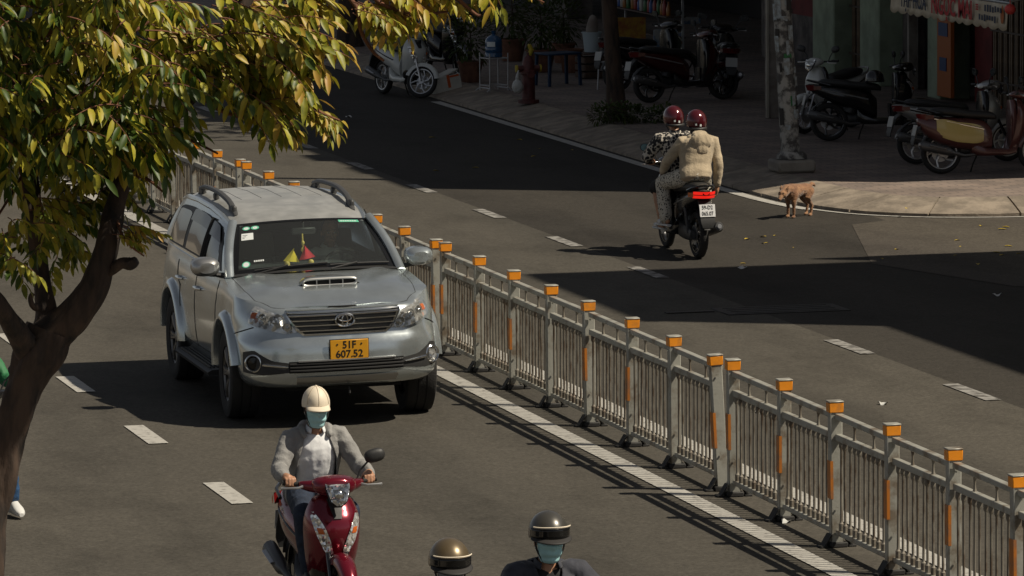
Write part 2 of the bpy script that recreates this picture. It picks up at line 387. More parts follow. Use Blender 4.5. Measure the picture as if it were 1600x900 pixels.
# left pavement strip where the near tree stands
mb = MB(); mb.box((2.2, 60, .07), (4.7, 300, .15)); lp = mb.build('near_pavement', MATS['concrete'], smooth_=False); lp['kind'] = 'structure'
# ================================================================ MEDIAN FENCE
mat('fence_paint', (.34, .335, .295), .5, .2, col2=(.19, .155, .115), vscale=5, lo=.36, hi=.50, bump=.08, rvar=.12, world=True, detail=8)
mat('fence_bar', (.21, .19, .155), .6, .2, col2=(.11, .08, .055), vscale=7, lo=.35, hi=.55, rvar=.1, world=True)
mat('orange_film', (.80, .27, .010), .38, col2=(.52, .20, .03), vscale=9, lo=.30, hi=.48, spec=.5, world=True, detail=8)
mat('orange_worn', (.44, .145, .015), .5, col2=(.27, .12, .05), vscale=9, lo=.38, hi=.55, world=True)
mat('rubber', (.018, .017, .016), .75, bump=.15)
HP = 1.079; SPAN = 1.294
def fence_meshes():
    d = {}
    mb = MB(); mb.box((0, 0, HP / 2 - .02), (.092, .075, HP - .06), ch=.006)
    for z in (.30, .92): mb.tube([(0, -.048, z), (0, -.056, z)], .008, 6)
    d['post'] = mb.mesh('post', MATS['fence_paint'])
    mb = MB(); mb.box((0, 0, HP - .048), (.108, .09, .074), ch=.005); d['cap'] = mb.mesh('cap', MATS['orange_film'])
    mb = MB(); mb.box((0, 0, HP - .005), (.114, .096, .012), ch=.004); d['lid'] = mb.mesh('cap_lid', MATS['fence_paint'])
    mb = MB(); mb.box((-.040, 0, .50), (.022, .079, .28)); d['band'] = mb.mesh('reflector_band', MATS['orange_worn'])
    mb = MB()
    for s in (-1, 1):
        mb.loft([[V(s * .05, -.05, .10), V(s * .05, .05, .10), V(s * .058, .05, .10), V(s * .058, -.05, .10)],
                 [V(s * .10, -.045, .012), V(s * .10, .045, .012), V(s * .115, .045, .012), V(s * .115, -.045, .012)]])
        mb.box((s * .11, 0, .008), (.06, .10, .016), ch=.004)
    mb.box((0, 0, .02), (.14, .12, .04), ch=.008)
    d['foot'] = mb.mesh('foot', MATS['rubber'])
    L = SPAN - .09
    mb = MB(); mb.box((0, 0, .965), (.058, L, .042), ch=.005); d['top_rail'] = mb.mesh('top_rail', MATS['fence_paint'])
    mb = MB(); mb.box((0, 0, .815), (.05, L, .048), ch=.005); d['mid_rail'] = mb.mesh('middle_rail', MATS['fence_paint'])
    mb = MB(); mb.box((0, 0, .115), (.046, L, .038), ch=.005); d['bot_rail'] = mb.mesh('bottom_rail', MATS['fence_paint'])
    mb = MB(); mb.lathe([(.016, .838), (.010, .86), (.008, .89), (.010, .92), (.016, .945)], 7); d['spindle'] = mb.mesh('spindle', MATS['fence_bar'])
    mb = MB(); mb.lathe([(.010, .13), (.019, .135), (.019, .185), (.013, .19), (.0095, .21), (.0095, .73), (.014, .74), (.019, .75), (.019, .785), (.012, .795)], 7); d['baluster'] = mb.mesh('baluster', MATS['fence_bar'])
    return d
FM = fence_meshes()
def fence_unit(y0, label, lean0=0.0, n=7):
    # y0 is the post nearest the camera; runs away along +Y
    t = thing('median_fence', (FENCE_X, y0, 0), 0, label, 'fence', 'railing sections along the middle of the road')
    r = random.Random(int(y0 * 10))
    for k in range(n + 1):
        p = link('post', FM['post'], t, (r.uniform(-.006, .006), k * SPAN, 0), (r.uniform(-.016, .016), r.uniform(-.012, .012) + (lean0 if k == 0 else 0), r.uniform(-.05, .05)))
        link('cap', FM['cap'], p); link('cap_lid', FM['lid'], p)
        if r.random() < .78: link('reflector_band', FM['band'], p, (0, 0, r.uniform(-.03, .06)))
        link('foot', FM['foot'], t, (0, k * SPAN, 0), (0, 0, r.uniform(-.08, .08)))
        if k == n: break
        yc = (k + .5) * SPAN
        for nm in ('top_rail', 'mid_rail', 'bot_rail'):
            link(FM[nm].name.split('.')[0], FM[nm], t, (0, yc, 0), (r.uniform(-.004, .004), 0, 0))
        for q in (-.17, .17): link('spindle', FM['spindle'], t, (0, yc + q * SPAN, 0))
        for q in range(11):
            link('baluster', FM['baluster'], t, (r.uniform(-.003, .003), yc + (q - 5) * (SPAN - .1) / 11, 0), (r.uniform(-.012, .012), r.uniform(-.006, .006), 0))
    return t
GAP = .316
fence_unit(38.985 - 7 * SPAN, 'grey railing section with orange post caps, nearest one running off the lower right corner')
fence_unit(39.30, 'grey railing section with orange post caps, between the silver SUV and the leaning double posts', -.035)
fence_unit(39.30 + 7 * SPAN + GAP, 'grey railing section with orange post caps, mostly hidden behind the silver SUV')
fence_unit(39.30 + 14 * SPAN + 2 * GAP, 'grey railing section with orange post caps, behind the SUV roof and drooping leaves')
fence_unit(39.30 + 21 * SPAN + 3 * GAP, 'farthest grey railing section, seen in bits through the yellow leaves')
# ================================================================ SILVER SUV
mat('suv_paint', (.56, .61, .62), .22, .78, coat=.8, rvar=.07, vscale=3, col2=(.49, .53, .53), lo=.35, hi=.6)
mat('suv_roof_dust', (.47, .47, .45), .42, .5, coat=.15, rvar=.1, vscale=5, col2=(.41, .41, .385), lo=.35, hi=.62)
mat('chrome', (.72, .72, .70), .13, 1.0)
mat('rim_dark', (.16, .155, .15), .35, .8)
mat('satin_silver', (.45, .45, .44), .35, .9)
mat('black_plastic', (.022, .022, .022), .55, bump=.05)
mat('black_gloss', (.008, .008, .008), .12)
mat('dark_glass', (.010, .012, .012), .04, spec=.8, coat=.3)
mat('void', (.006, .006, .006), .9)
mat('tyre', (.020, .019, .018), .85, bump=.25, bscale=60)
mat('grey_rail', (.05, .05, .05), .5, bump=.06)
facet_mat('reflector', (.85, .85, .83), 40, .14, .8, 1.0)
facet_mat('lamp_back', (.80, .80, .78), 26, .16, .75, 1.1)
mat('amber', (.55, .12, .02), .25)
mat('plate_yellow', (.72, .34, .015), .45)
mat('plate_black', (.012, .012, .012), .5)
mat('dash', (.03, .03, .03), .7)
mat('seat_cloth', (.07, .065, .06), .8)
mat('sticker_green', (.10, .42, .27), .5); mat('sticker_white', (.62, .65, .64), .5)
mat('flag_yellow', (.85, .62, .05), .6); mat('flag_red', (.65, .03, .05), .6); mat('gold', (.75, .55, .14), .4)
glass_mat('windshield_glass', (.70, .78, .75), .02, .045); glass_mat('lens', (.93, .93, .92), .03)
SUV = thing('silver_suv', (9.848, 44.66, 0), 0, 'silver SUV with hood scoop, roof rails and yellow number plate 51F 607.52', 'car')
SUV.rotation_euler = (0, 0, math.atan2(-math.cos(.0234), -.0234))
body = thing('suv_body_tmp', (0, 0, 0)); bpy.data.objects.remove(body)
TILT = Matrix.Rotation(.02, 4, 'X')
def sb(mb, name, mats, parent=None, ang=40, tilt=True):
    me = mb.mesh(name, mats, ang)
    if tilt and (parent is None or True): me.transform(TILT)
    return link(name, me, parent or SUV)
OUT = crom([(.945, 0, 0), (.938, .25, 0), (.915, .45, 0), (.862, .62, 0), (.765, .752, 0), (.62, .838, 0), (.42, .878, 0), (0, .885, 0), (-.6, .88, 0), (-1.4, .885, 0), (-2.2, .888, 0), (-2.75, .888, 0), (-3.3, .872, 0), (-3.6, .83, 0), (-3.76, .70, 0), (-3.82, .4, 0), (-3.84, 0, 0)], 160)
_L = [0]
for a, b in zip(OUT, OUT[1:]): _L.append(_L[-1] + (b - a).length)
def outl(u):
    for i in range(len(_L) - 1):
        if _L[i + 1] >= u: break
    t = (u - _L[i]) / (_L[i + 1] - _L[i]); p = OUT[i].lerp(OUT[i + 1], t); d = (OUT[min(i + 2, len(OUT) - 1)] - OUT[max(i - 1, 0)]).normalized()
    return p, V(-d.y, d.x, 0) * -1 if False else V(d.y, -d.x, 0)
dF = [(.34, .12), (.38, .055), (.43, .005), (.50, 0), (.60, .006), (.70, .012), (.76, .03), (.80, .065), (.86, .075), (.97, .105), (1.01, .13), (1.04, .17), (1.1, .25)]
dS = [(.34, .10), (.40, .05), (.50, .018), (.62, .004), (.80, 0), (.92, .004), (1.0, .018), (1.08, .03), (1.15, .055), (1.22, .075)]
dR = [(.34, .1), (.45, 0), (.7, 0), (.8, .03), (1.22, .07)]
zsT = [(-3.9, 1.20), (-3, 1.215), (-1, 1.205), (-.4, 1.19), (0, 1.15), (.3, 1.115), (.55, 1.075), (.68, 1.05), (.8, 1.03), (1, 1.03)]
def S(u, z, off=0.0, sgn=1):
    p, n = outl(abs(u)); n = -n if n.dot(V(p.x + 1.4, p.y, 0)) < 0 else n
    w = smooth((p.x - .30) / .42); wr = smooth((-p.x - 3.35) / .3)
    d = w * interp(dF, z) + wr * interp(dR, z) + (1 - w - wr) * interp(dS, z)
    q = p - n * (d - off); q.z = z
    if sgn < 0: q.y = -q.y
    return q
UM = _L[-1]
us = [UM * i / 150 for i in range(151)]
vf = [0, .03, .09, .16, .24, .33, .42, .50, .56, .62, .70, .78, .86, .93, .975, 1]
def zs_at(u): p, n = outl(u); return interp(zsT, p.x)
rings = []
for f in vf:
    ring = []
    for sg in (1, -1):
        uu = us if sg > 0 else us[-2:0:-1]
        for u in uu: ring.append(S(u, lerp(.36, zs_at(u), f), 0, sg))
    rings.append(ring)
nr = len(rings[0])
# top cap: rows that close across y at constant index pairs
mb = MB(); mb.loft(rings, False, True)
top = rings[-1]; o0 = (len(rings) - 1) * nr
half = len(us)
NC = 14
def top_pt(a, t):
    # a index along outline 0..150, t -1..1 across
    p = S(us[a], zs_at(us[a])); y = p.y * t
    crown = interp([(-3.9, .02), (-.5, .03), (-.2, .035), (.3, .035), (.7, .012), (.8, 0)], p.x)
    return V(p.x + (interp([(-.45, .0), (.5, .0), (.8, .0)], p.x)), y, p.z + crown * (1 - t * t))
capP = []; 
for a in range(1, 150):
    capP.append([top_pt(a, 1 - 2 * k / NC) for k in range(NC + 1)])
P = [q for r in capP for q in r[1:-1]]; base = len(mb.v); mb.v += [tuple(q) for q in P]
def ci(a, k):
    if k == 0: return o0 + a
    if k == NC: return o0 + (nr - a) % nr
    return base + (a - 1) * (NC - 1) + k - 1
F = []
for a in range(1, 149):
    for k in range(NC): F.append((ci(a, k), ci(a, k + 1), ci(a + 1, k + 1), ci(a + 1, k)))
for k in range(NC):
    F.append((o0, ci(1, k + 1), ci(1, k))); F.append((o0 + 150, ci(149, k), ci(149, k + 1)))
F.append(tuple(range(nr)))
mb.f += F; mb.m += [0] * len(F)
bme = mb.mesh('body', [MATS['suv_paint'], MATS['void']], 50)
bo = link('body', bme, None)
cut = MB()
for xw in (0, -2.75):
    for s in (1, -1):
        cut.lathe([(.445, 0), (.445, .5)], 40, (xw, s * (.52 if s > 0 else 1.02) if s > 0 else -1.02, .43), Matrix.Rotation(R_(-90), 3, 'X') if True else None)
cm = cut.mesh('cut', [MATS['void']]); co = link('cut', cm)
bme2 = None
for po in range(1):
    md = bo.modifiers.new('b', 'BOOLEAN'); md.operation = 'DIFFERENCE'; md.object = co; md.solver = 'EXACT'; md.material_mode = 'TRANSFER'
    dg = bpy.context.evaluated_depsgraph_get(); bme2 = bpy.data.meshes.new_from_object(bo.evaluated_get(dg))
bpy.data.objects.remove(bo); bpy.data.objects.remove(co)
bme2.name = 'body'; bme2.shade_smooth(); bme2.set_sharp_from_angle(angle=R_(50)); bme2.transform(TILT)
suv_body = link('body', bme2, SUV)
# --- patches on the shell, given in (u, z)
def spatch(mb, ulo, uhi, bot, topf, off, sg, nu=14, nv=6, mi=0, thick=.0):
    def fn(i, j):
        u = lerp(ulo, uhi, i); z = lerp(bot(i), topf(i), j); return S(u, z, off, sg)
    mb.grid(fn, nu, nv, mi)
def tab(*p): return lambda t: interp(list(p), t)
u_of_y = lambda y: min(range(len(OUT) // 3), key=lambda i: abs(OUT[i].y - y))
def UY(y): return _L[u_of_y(y)]
# bonnet panel
mb = MB()
a0 = next(i for i, u in enumerate(us) if outl(u)[0].x < .80); a1 = next(i for i, u in enumerate(us) if outl(u)[0].x < -.40)
xs_h = [lerp(.775, -.36, i / 22) for i in range(23)]
def hood_pt(x, t):
    a = 0
    for a in range(1, 149):
        if S(us[a], zs_at(us[a])).x < x: break
    p0, p1 = S(us[a - 1], zs_at(us[a - 1])), S(us[a], zs_at(us[a])); k = (x - p0.x) / (p1.x - p0.x) if p1.x != p0.x else 0
    p = p0.lerp(p1, k); w = min(abs(p.y) - .035, interp([(-.4, .745), (.2, .735), (.55, .70), (.72, .58), (.78, .48)], x)); tt = w * t / max(p.y, .01)
    crown = interp([(-.5, .03), (-.2, .035), (.3, .035), (.7, .012), (.8, 0)], p.x)
    ridge = .012 * smooth((abs(t) - .45) / .2) * smooth((.85 - abs(t)) / .15 + .5) * smooth((.75 - x) / .5)
    edge = .010 * (1 - abs(t) ** 14)
    xx = x + .03 * (1 - t * t) * smooth((x - .5) / .25) - .10 * t * t * smooth((-x) / .35) * 0 + .06 * (1 - t * t) * smooth((-x - .1) / .25)
    return V(xx, w * t, p.z + crown * (1 - tt * tt) + edge + ridge)
mb.grid(lambda i, j: hood_pt(lerp(.785, -.36, i), lerp(-1, 1, j)), 26, 28)
sb(mb, 'bonnet', MATS['suv_paint'], ang=30)
mb = MB()
for t in (-1, 1): mb.tube([hood_pt(lerp(.775, -.36, i / 20), t) - V(0, 0, .003) for i in range(21)], .005, 5)
mb.tube([hood_pt(.785, lerp(-1, 1, i / 20)) + V(.004, 0, -.008) for i in range(21)], .006, 5)
sb(mb, 'bonnet_gap', MATS['void'])
# bonnet scoop
mb = MB()
hz = lambda x, y: hood_pt(x, y / .72).z
mb.loft([[V(lerp(x0, x0 + 0, 0), y, hz(x0, 0) + h * (1 - (abs(y) / w) ** 4) - .004) for y in [w * (k / 8 - 1) for k in range(17)]] for x0, h, w in ((-.10, .004, .15), (.0, .03, .20), (.12, .048, .245), (.20, .055, .262), (.255, .050, .268))], False, False)
scoop = sb(mb, 'bonnet_scoop', MATS['suv_paint'])
mb = MB(); hx = .262; zc = hz(.26, 0) + .022
mb.tube([V(hx + .018 * math.cos(a) * 0, .235 * math.copysign(abs(math.cos(a)) ** .35, math.cos(a)), zc + .030 * math.copysign(abs(math.sin(a)) ** .6, math.sin(a))) for a in [2 * math.pi * k / 40 for k in range(41)]], .011, 6)
sb(mb, 'scoop_frame', MATS['satin_silver'], scoop)
mb = MB(); mb.box((hx - .012, 0, zc), (.012, .47, .062)); sb(mb, 'scoop_void', MATS['void'], scoop)
mb = MB()
for y in (-.115, 0, .115): mb.box((hx, y, zc), (.012, .010, .058))
sb(mb, 'scoop_vane', MATS['satin_silver'], scoop)
# --- greenhouse
YB, YT = .805, .648
ZT = [(-3.6, 1.60), (-3.2, 1.635), (-2.4, 1.655), (-1.7, 1.65), (-1.2, 1.615), (-1.02, 1.59), (-.4, 1.21)]
def roof_pt(x, t):
    ye = interp([(-3.6, .57), (-3, .60), (-2, .615), (-1.3, .60), (-.98, .575)], x)
    zc = interp([(-3.62, 1.655), (-3.3, 1.705), (-2.6, 1.735), (-1.9, 1.735), (-1.4, 1.695), (-1.1, 1.65), (-.93, 1.612)], x)
    a = abs(t); dz = -.028 * a * a - .03 * smooth((a - .82) / .18)
    return V(x - .055 * (t * t) * smooth((x + 1.6) / .7), ye * t * 1.03, zc + dz)
mb = MB(); mb.grid(lambda i, j: roof_pt(lerp(-.93, -3.62, i), lerp(-1, 1, j)), 30, 24); roof = sb(mb, 'roof', MATS['suv_roof_dust'], ang=50)
mb = MB()
for y in (-.36, -.18, 0, .18, .36):
    mb.tube([roof_pt(lerp(-1.9, -3.3, k / 10), y / .62) + V(0, 0, -.002) for k in range(11)], .0045, 5)
sb(mb, 'roof_groove', MATS['grey_rail'], roof)
def side_pt(x, t, sg, off=0):
    # t 0 belt .. 1 roof edge
    e = roof_pt(min(x, -.99), 1); b = V(x, YB - .02 * smooth((-x - 3.0) / .7), 1.19)
    xx = x; y = lerp(b.y, e.y + .012, t) + .035 * math.sin(math.pi * t) * .6 + off; z = lerp(1.19, e.z + .004, t)
    return V(xx, y * sg, z)
def axf(t): return lerp(-.40, -1.02, t)
def rxf(t): return lerp(-3.74, -3.60, t)
for sg in (1, -1):
    mb = MB(); mb.grid(lambda i, j: side_pt(lerp(axf(j), rxf(j), i), j, sg), 30, 8)
    # rounded cant rail
    sd = sb(mb, 'cabin_side', MATS['suv_paint'], ang=50)
    def win(nm, xb0, xb1, xt0, xt1, t0, t1, round_=.0, m='dark_glass', off=.007):
        w = MB(); w.grid(lambda i, j: side_pt(lerp(lerp(xb0, xt0, j), lerp(xb1, xt1, j), i), lerp(t0, t1 - .10 * (abs(2 * i - 1) ** 6) * round_, j), sg, off), 12, 6)
        return sb(w, nm, MATS[m], sd)
    win('window_trim', -.62, -3.42, -1.12, -3.36, .10, .86, .6, 'black_plastic', .004)
    win('side_window', -.80, -1.50, -1.19, -1.50, .14, .80, .3)
    win('side_window', -1.60, -2.46, -1.60, -2.42, .14, .80, .3)
    win('side_window', -2.60, -3.36, -2.58, -3.30, .14, .78, .4)
    win('wind_deflector', -1.03, -1.52, -1.22, -1.52, .62, .88, .3, 'black_gloss', .022)
    win('wind_deflector', -1.58, -2.47, -1.58, -2.42, .66, .88, .3, 'black_gloss', .022)
    mb = MB(); mb.tube([side_pt(-1.555, k / 6 * .85 + .05, sg, .010) for k in range(7)], .03, 6, flat=.3); sb(mb, 'door_pillar', MATS['black_plastic'], sd)
    # A pillar
    mb = MB(); mb.tube([V(lerp(-.37, -.99, k / 8), sg * (lerp(.765, .612, k / 8) + .02 * math.sin(math.pi * k / 8)), lerp(1.185, 1.615, k / 8) + .018 * math.sin(math.pi * k / 8)) for k in range(9)], .042, 10, flat=.75)
    mb.tube([roof_pt(lerp(-.97, -3.6, k / 20), sg * 1.0) + V(0, 0, -.010) for k in range(21)], .030, 8)
    sb(mb, 'pillar', MATS['suv_paint'], sd)
    # roof rail
    mb = MB(); rp = [roof_pt(lerp(-1.25, -3.15, k / 16), sg * .86) + V(0, 0, interp([(0, -.01), (.06, .03), (.16, .066), (.5, .078), (.86, .066), (.95, .03), (1, -.01)], k / 16)) for k in range(17)]
    mb.tube(rp, [.022] + [.030] * 15 + [.022], 8, flat=.75)
    rail = sb(mb, 'roof_rail', MATS['grey_rail'])
    for q in (.08, .5, .92):
        mb = MB(); a = roof_pt(lerp(-1.25, -3.15, q), sg * .86); mb.box(a + V(0, 0, .025), (.20 if q != .5 else .10, .045, .07), ch=.015); sb(mb, 'rail_foot', MATS['grey_rail'], rail)
    # shut lines, sill, running board, handles, mirror, arch flares
    mb = MB()
    for x in (-.50, -1.555):
        mb.tube([S(next(_L[i] for i in range(len(OUT)) if OUT[i].x < x), z, .001, sg) for z in [.46 + .07 * k for k in range(11)]], .0032, 4)
    uA, uB = (next(_L[i] for i in range(len(OUT)) if OUT[i].x < x) for x in (-.50, -2.3))
    mb.tube([S(lerp(uA, uB, k / 12), .47, .001, sg) for k in range(13)], .0032, 4)
    uC = next(_L[i] for i in range(len(OUT)) if OUT[i].x < -2.32)
    mb.tube([S(lerp(uC, uC + .25, 1 - k / 8) if k < 4 else uC, 1.14 - .05 * k, .001, sg) for k in range(9)], .0045, 4)
    sb(mb, 'door_gap', MATS['void'])
    for x in (-1.38, -2.30):
        u = next(_L[i] for i in range(len(OUT)) if OUT[i].x < x); p = S(u, 1.0, 0, sg)
        mb = MB(); mb.tube([p + V(-.09, 0, 0), p + V(-.07, sg * .03, .004), p + V(.07, sg * .03, .004), p + V(.09, 0, 0)], [.012, .016, .016, .012], 8); sb(mb, 'door_handle', MATS['chrome'])
    mb = MB()
    mb.loft([[V(x, sg * y, z) for y, z in ((.70, .385), (.93, .375), (.965, .355), (.955, .325), (.70, .335))] for x in (-.50, -.56, -1.3, -2.16, -2.24)])
    for k in range(5): mb.box((-1.37, sg * (.78 + .035 * k), .386), (1.5, .014, .012))
    sb(mb, 'running_board', MATS['black_plastic'])
    for xw in (0, -2.75):
        rows = []
        for k in range(25):
            a = lerp(12, 180, k / 24) if xw == 0 else lerp(0, 176, k / 24); ca, sa = math.cos(R_(a)), math.sin(R_(a))
            prof = [(.436, .845), (.436, .918), (.446, .932), (.475, .935), (.508, .912), (.530, .872), (.51, .84)]
            fade = 1.0
            rows.append([V(xw + r * ca, sg * y, .43 + r * sa * (1.0 if sa > 0 else .9)) for r, y in prof])
        mb = MB(); mb.loft(rows, True, True); sb(mb, 'wheel_arch', MATS['suv_paint'], ang=60)
        # wheel
        wl = link('wheel', None, SUV); wl.location = (xw, sg * .775, .388)
        if xw == 0: wl.rotation_euler = (0, 0, -.03)
        if sg < 0: wl.rotation_euler = (0, 0, math.pi + (wl.rotation_euler[2]))
        Mx = Matrix.Rotation(R_(-90), 3, 'X')
        # real mesh for the wheel itself: the tyre
        t = MB(); t.lathe([(.24, -.118), (.30, -.132), (.352, -.133), (.378, -.122), (.388, -.10), (.388, -.045), (.380, -.043), (.380, -.033), (.388, -.031), (.388, .031), (.380, .033), (.380, .043), (.388, .045), (.388, .10), (.378, .122), (.352, .133), (.30, .132), (.24, .118)], 44, (0, 0, 0), Mx, cap=False)
        t.build('tyre', MATS['tyre'], wl, ang=35)
        r = MB(); r.lathe([(.246, -.11), (.236, -.105), (.222, .02), (.225, .095), (.243, .112), (.250, .108)], 40, (0, 0, 0), Mx, cap=False)
        for k in range(6):
            a = 2 * math.pi * k / 6
            for dd in (-.13, .13):
                c0 = V(math.cos(a + dd * .6) * .05, .075, math.sin(a + dd * .6) * .05); c1 = V(math.cos(a + dd) * .232, .095, math.sin(a + dd) * .232)
                r.tube([c0, (c0 + c1) / 2 + V(0, .012, 0), c1], [.022, .017, .02], 6, flat=1)
        r.lathe([(.07, .05), (.07, .085), (.05, .10), (.0, .104)], 20, (0, 0, 0), Mx)
        r.build('rim', MATS['rim_dark'], wl, ang=35)
        d = MB(); d.lathe([(.20, -.02), (.20, .02)], 24, (0, 0, 0), Mx); d.lathe([(.235, -.08), (.235, -.06)], 24, (0, 0, 0), Mx); d.build('brake_disc', MATS['iron_dark'], wl)
    # door mirror
    mt = MB(); c = V(-.50, sg * .955, 1.285)
    rings = []
    for k in range(9):
        q = k / 8; w = math.sin(math.pi * min(1, q * .9 + .1)) ** .5
        rings.append(srng(c + V(.10 - .19 * q, 0, .005 * q), V(0, 1, 0), V(0, 0, 1), .125 * (w if q < .5 else max(w, .95)), .082 * (w if q < .5 else max(w, .95)), 18, .75))
    mt.loft(rings)
    mr_ = sb(mt, 'door_mirror', MATS['suv_paint'] if sg > 0 else MATS['satin_silver'])
    g = MB(); g.box(c + V(-.092, 0, .005), (.006, .20, .125), ch=.002); sb(g, 'mirror_glass', MATS['chrome'], mr_)
    g = MB(); g.tube([V(-.50, sg * .78, 1.20), V(-.50, sg * .86, 1.215), V(-.50, sg * .92, 1.22)], [.04, .03, .028], 8, flat=.7); sb(g, 'mirror_arm', MATS['black_plastic'], mr_)
    # headlamp
    u0, u1 = UY(.40), UY(.40) + .60
    bt = tab((0, .835), (.25, .825), (.6, .865), (.85, .885), (1, .905)); tp = tab((0, .865), (.12, .90), (.3, .985), (.55, 1.01), (1, 1.045))
    hb = MB(); spatch(hb, u0, u1, bt, tp, .001, sg, 24, 8); hl = sb(hb, 'headlamp', MATS['lamp_back'], ang=60)
    hb = MB(); spatch(hb, u0 - .01, u1 + .01, lambda t: bt(t) - .012, lambda t: tp(t) + .008, -.004, sg, 24, 8); sb(hb, 'headlamp_surround', MATS['black_plastic'], hl)
    for q, zz, rr, mm in ((.20, .875, .042, 'chrome'), (.42, .93, .048, 'reflector'), (.66, .955, .040, 'chrome')):
        p = S(lerp(u0, u1, q), zz, .004, sg); nrm = (S(lerp(u0, u1, q), zz, .1, sg) - p).normalized()
        e = MB(); Mq = nrm.to_track_quat('Z', 'Y').to_matrix(); e.lathe([(rr, 0), (rr, .006), (rr * .85, .004), (rr * .6, -.004), (rr * .45, .012), (rr * .2, .02), (0, .022)], 18, p, Mq); sb(e, 'lamp_bowl', MATS[mm], hl)
    e = MB(); spatch(e, lerp(u0, u1, .84), lerp(u0, u1, .96), lambda t: .945, lambda t: .995, .006, sg, 6, 4); sb(e, 'indicator', MATS['amber'], hl)
    e = MB(); spatch(e, u0, u1, bt, tp, .026, sg, 24, 8); sb(e, 'headlamp_lens', MATS['lens'], hl, ang=60)
    # fog lamp pocket
    e = MB(); uf = UY(.46); spatch(e, uf, uf + .52, tab((0, .50), (.5, .475), (1, .49)), tab((0, .575), (.35, .60), (.7, .685), (1, .66)), .003, sg, 16, 6); fp = sb(e, 'fog_lamp_pocket', MATS['black_plastic'])
    p = S(uf + .36, .575, .006, sg); nrm = (V(1, sg * .55, .0)).normalized(); Mq = nrm.to_track_quat('Z', 'Y').to_matrix()
    e = MB(); e.lathe([(.062, -.02), (.075, .0), (.078, .016), (.068, .024), (.058, .012), (.055, -.005)], 28, p, Mq, cap=False); sb(e, 'fog_lamp_ring', MATS['chrome'], fp)
    e = MB(); e.lathe([(.058, -.004), (.05, .006), (.0, .012)], 24, p, Mq); sb(e, 'fog_lamp', MATS['reflector'] if sg > 0 else MATS['black_gloss'], fp)
    e = MB(); e.tube([S(uf + .26 - .22 * k / 5, .565 - .02 * k / 5, .014, sg) for k in range(6)], [.013, .012, .011, .010, .008, .006], 6); sb(e, 'chrome_bar', MATS['chrome'], fp)
    # wiper + interior seats
    s_ = MB()
    s_.loft([srng(V(-1.45 - .08 * k, sg * .36, .75 + .17 * k), V(1, 0, 0), V(0, 1, 0), .09, .24, 14, .6) for k in range(5)]); s_.ell((-1.78, sg * .36, 1.5), (.06, .13, .10)); sb(s_, 'front_seat', MATS['seat_cloth'])
# grille
gt, gb = lambda y: 1.0 - .012 * abs(y) / .5, lambda y: .812 + .030 * smooth((abs(y) - .30) / .2) 
def front(y, z, off): return S(_uy(abs(y)), z, off, 1 if y >= 0 else -1)
def _uy(y):
    for i in range(len(OUT)):
        if OUT[i].y >= y: break
    if i == 0: return 0
    a, b = OUT[i - 1], OUT[i]; return lerp(_L[i - 1], _L[i], (y - a.y) / (b.y - a.y))
gw = lambda z: interp([(.81, .36), (.86, .43), (1.0, .53)], z)
mb = MB(); mb.grid(lambda i, j: (lambda z: front(lerp(-1, 1, i) * gw(z), z, .006))(lerp(.812, .995, j)), 30, 6); grille = sb(mb, 'grille', MATS['black_plastic'])
for k, z in enumerate((.845, .888, .930, .970)):
    mb = MB(); ys = [lerp(-1, 1, i / 24) * (gw(z) - .01) for i in range(25)]
    mb.tube([front(y, z, .018) for y in ys], .0135, 6, flat=.75); sb(mb, 'grille_bar', MATS['chrome'], grille)
mb = MB(); fr = [(lerp(-1, 1, i / 20) * gw(.812), .812) for i in range(21)] + [(gw(z), z) for z in (.84, .87, .92, .97)] + [(lerp(1, -1, i / 20) * gw(.998), .998) for i in range(21)] + [(-gw(z), z) for z in (.97, .92, .87, .84)]
pts = [front(y, z, .010) for y, z in fr]; mb.tube(pts + pts[:1], .013, 6); sb(mb, 'grille_frame', MATS['chrome'], grille)
em = MB(); c = front(0, .925, .045)
def eloop(mb, cy, cz, ry, rz, r): mb.tube([c + V(0, cy + ry * math.cos(2 * math.pi * k / 28), cz + rz * math.sin(2 * math.pi * k / 28)) for k in range(29)], r, 6)
eloop(em, 0, 0, .082, .056, .0085); eloop(em, 0, .018, .056, .028, .0065); eloop(em, 0, -.002, .024, .050, .0065)
emo = sb(em, 'emblem', MATS['chrome'], grille)
em = MB(); em.lathe([(.0, 0), (.075, 0), (.075, .012), (0, .016)], 24, c - V(.02, 0, 0), Matrix.Rotation(R_(90), 3, 'Y') @ Matrix.Diagonal((.7, 1, 1))); sb(em, 'emblem_disc', MATS['black_gloss'], grille)
# chrome lip above the grille
mb = MB(); mb.tube([front(y, 1.018, .010) for y in [lerp(-.52, .52, k / 20) for k in range(21)]], .012, 6, flat=.8); sb(mb, 'bonnet_lip', MATS['suv_paint'])
# lower intake
mb = MB(); mb.grid(lambda i, j: front(lerp(-.50, .50, i), lerp(.492, .59 - .012 * 0, j), .004), 24, 4); it = sb(mb, 'lower_intake', MATS['void'])
for z in (.512, .540, .568):
    mb = MB(); mb.tube([front(lerp(-.49, .49, k / 20), z, .010) for k in range(21)], .009, 6); sb(mb, 'intake_slat', MATS['black_plastic'], it)
mb = MB(); mb.tube([front(lerp(-.42, .42, k / 16), .592, .014) for k in range(17)], .010, 6); sb(mb, 'intake_trim', MATS['satin_silver'], it)
# skid lip
mb = MB(); mb.grid(lambda i, j: front(lerp(-.44, .44, i), lerp(.365, .455, j), .016 - .02 * (1 - j)), 24, 4); sb(mb, 'bumper_lip', MATS['satin_silver'])
mb = MB(); mb.tube([(.86, .02, .34), (.90, .02, .325), (.905, .02, .30), (.88, .02, .29)], .009, 6); sb(mb, 'tow_hook', MATS['black_plastic'])
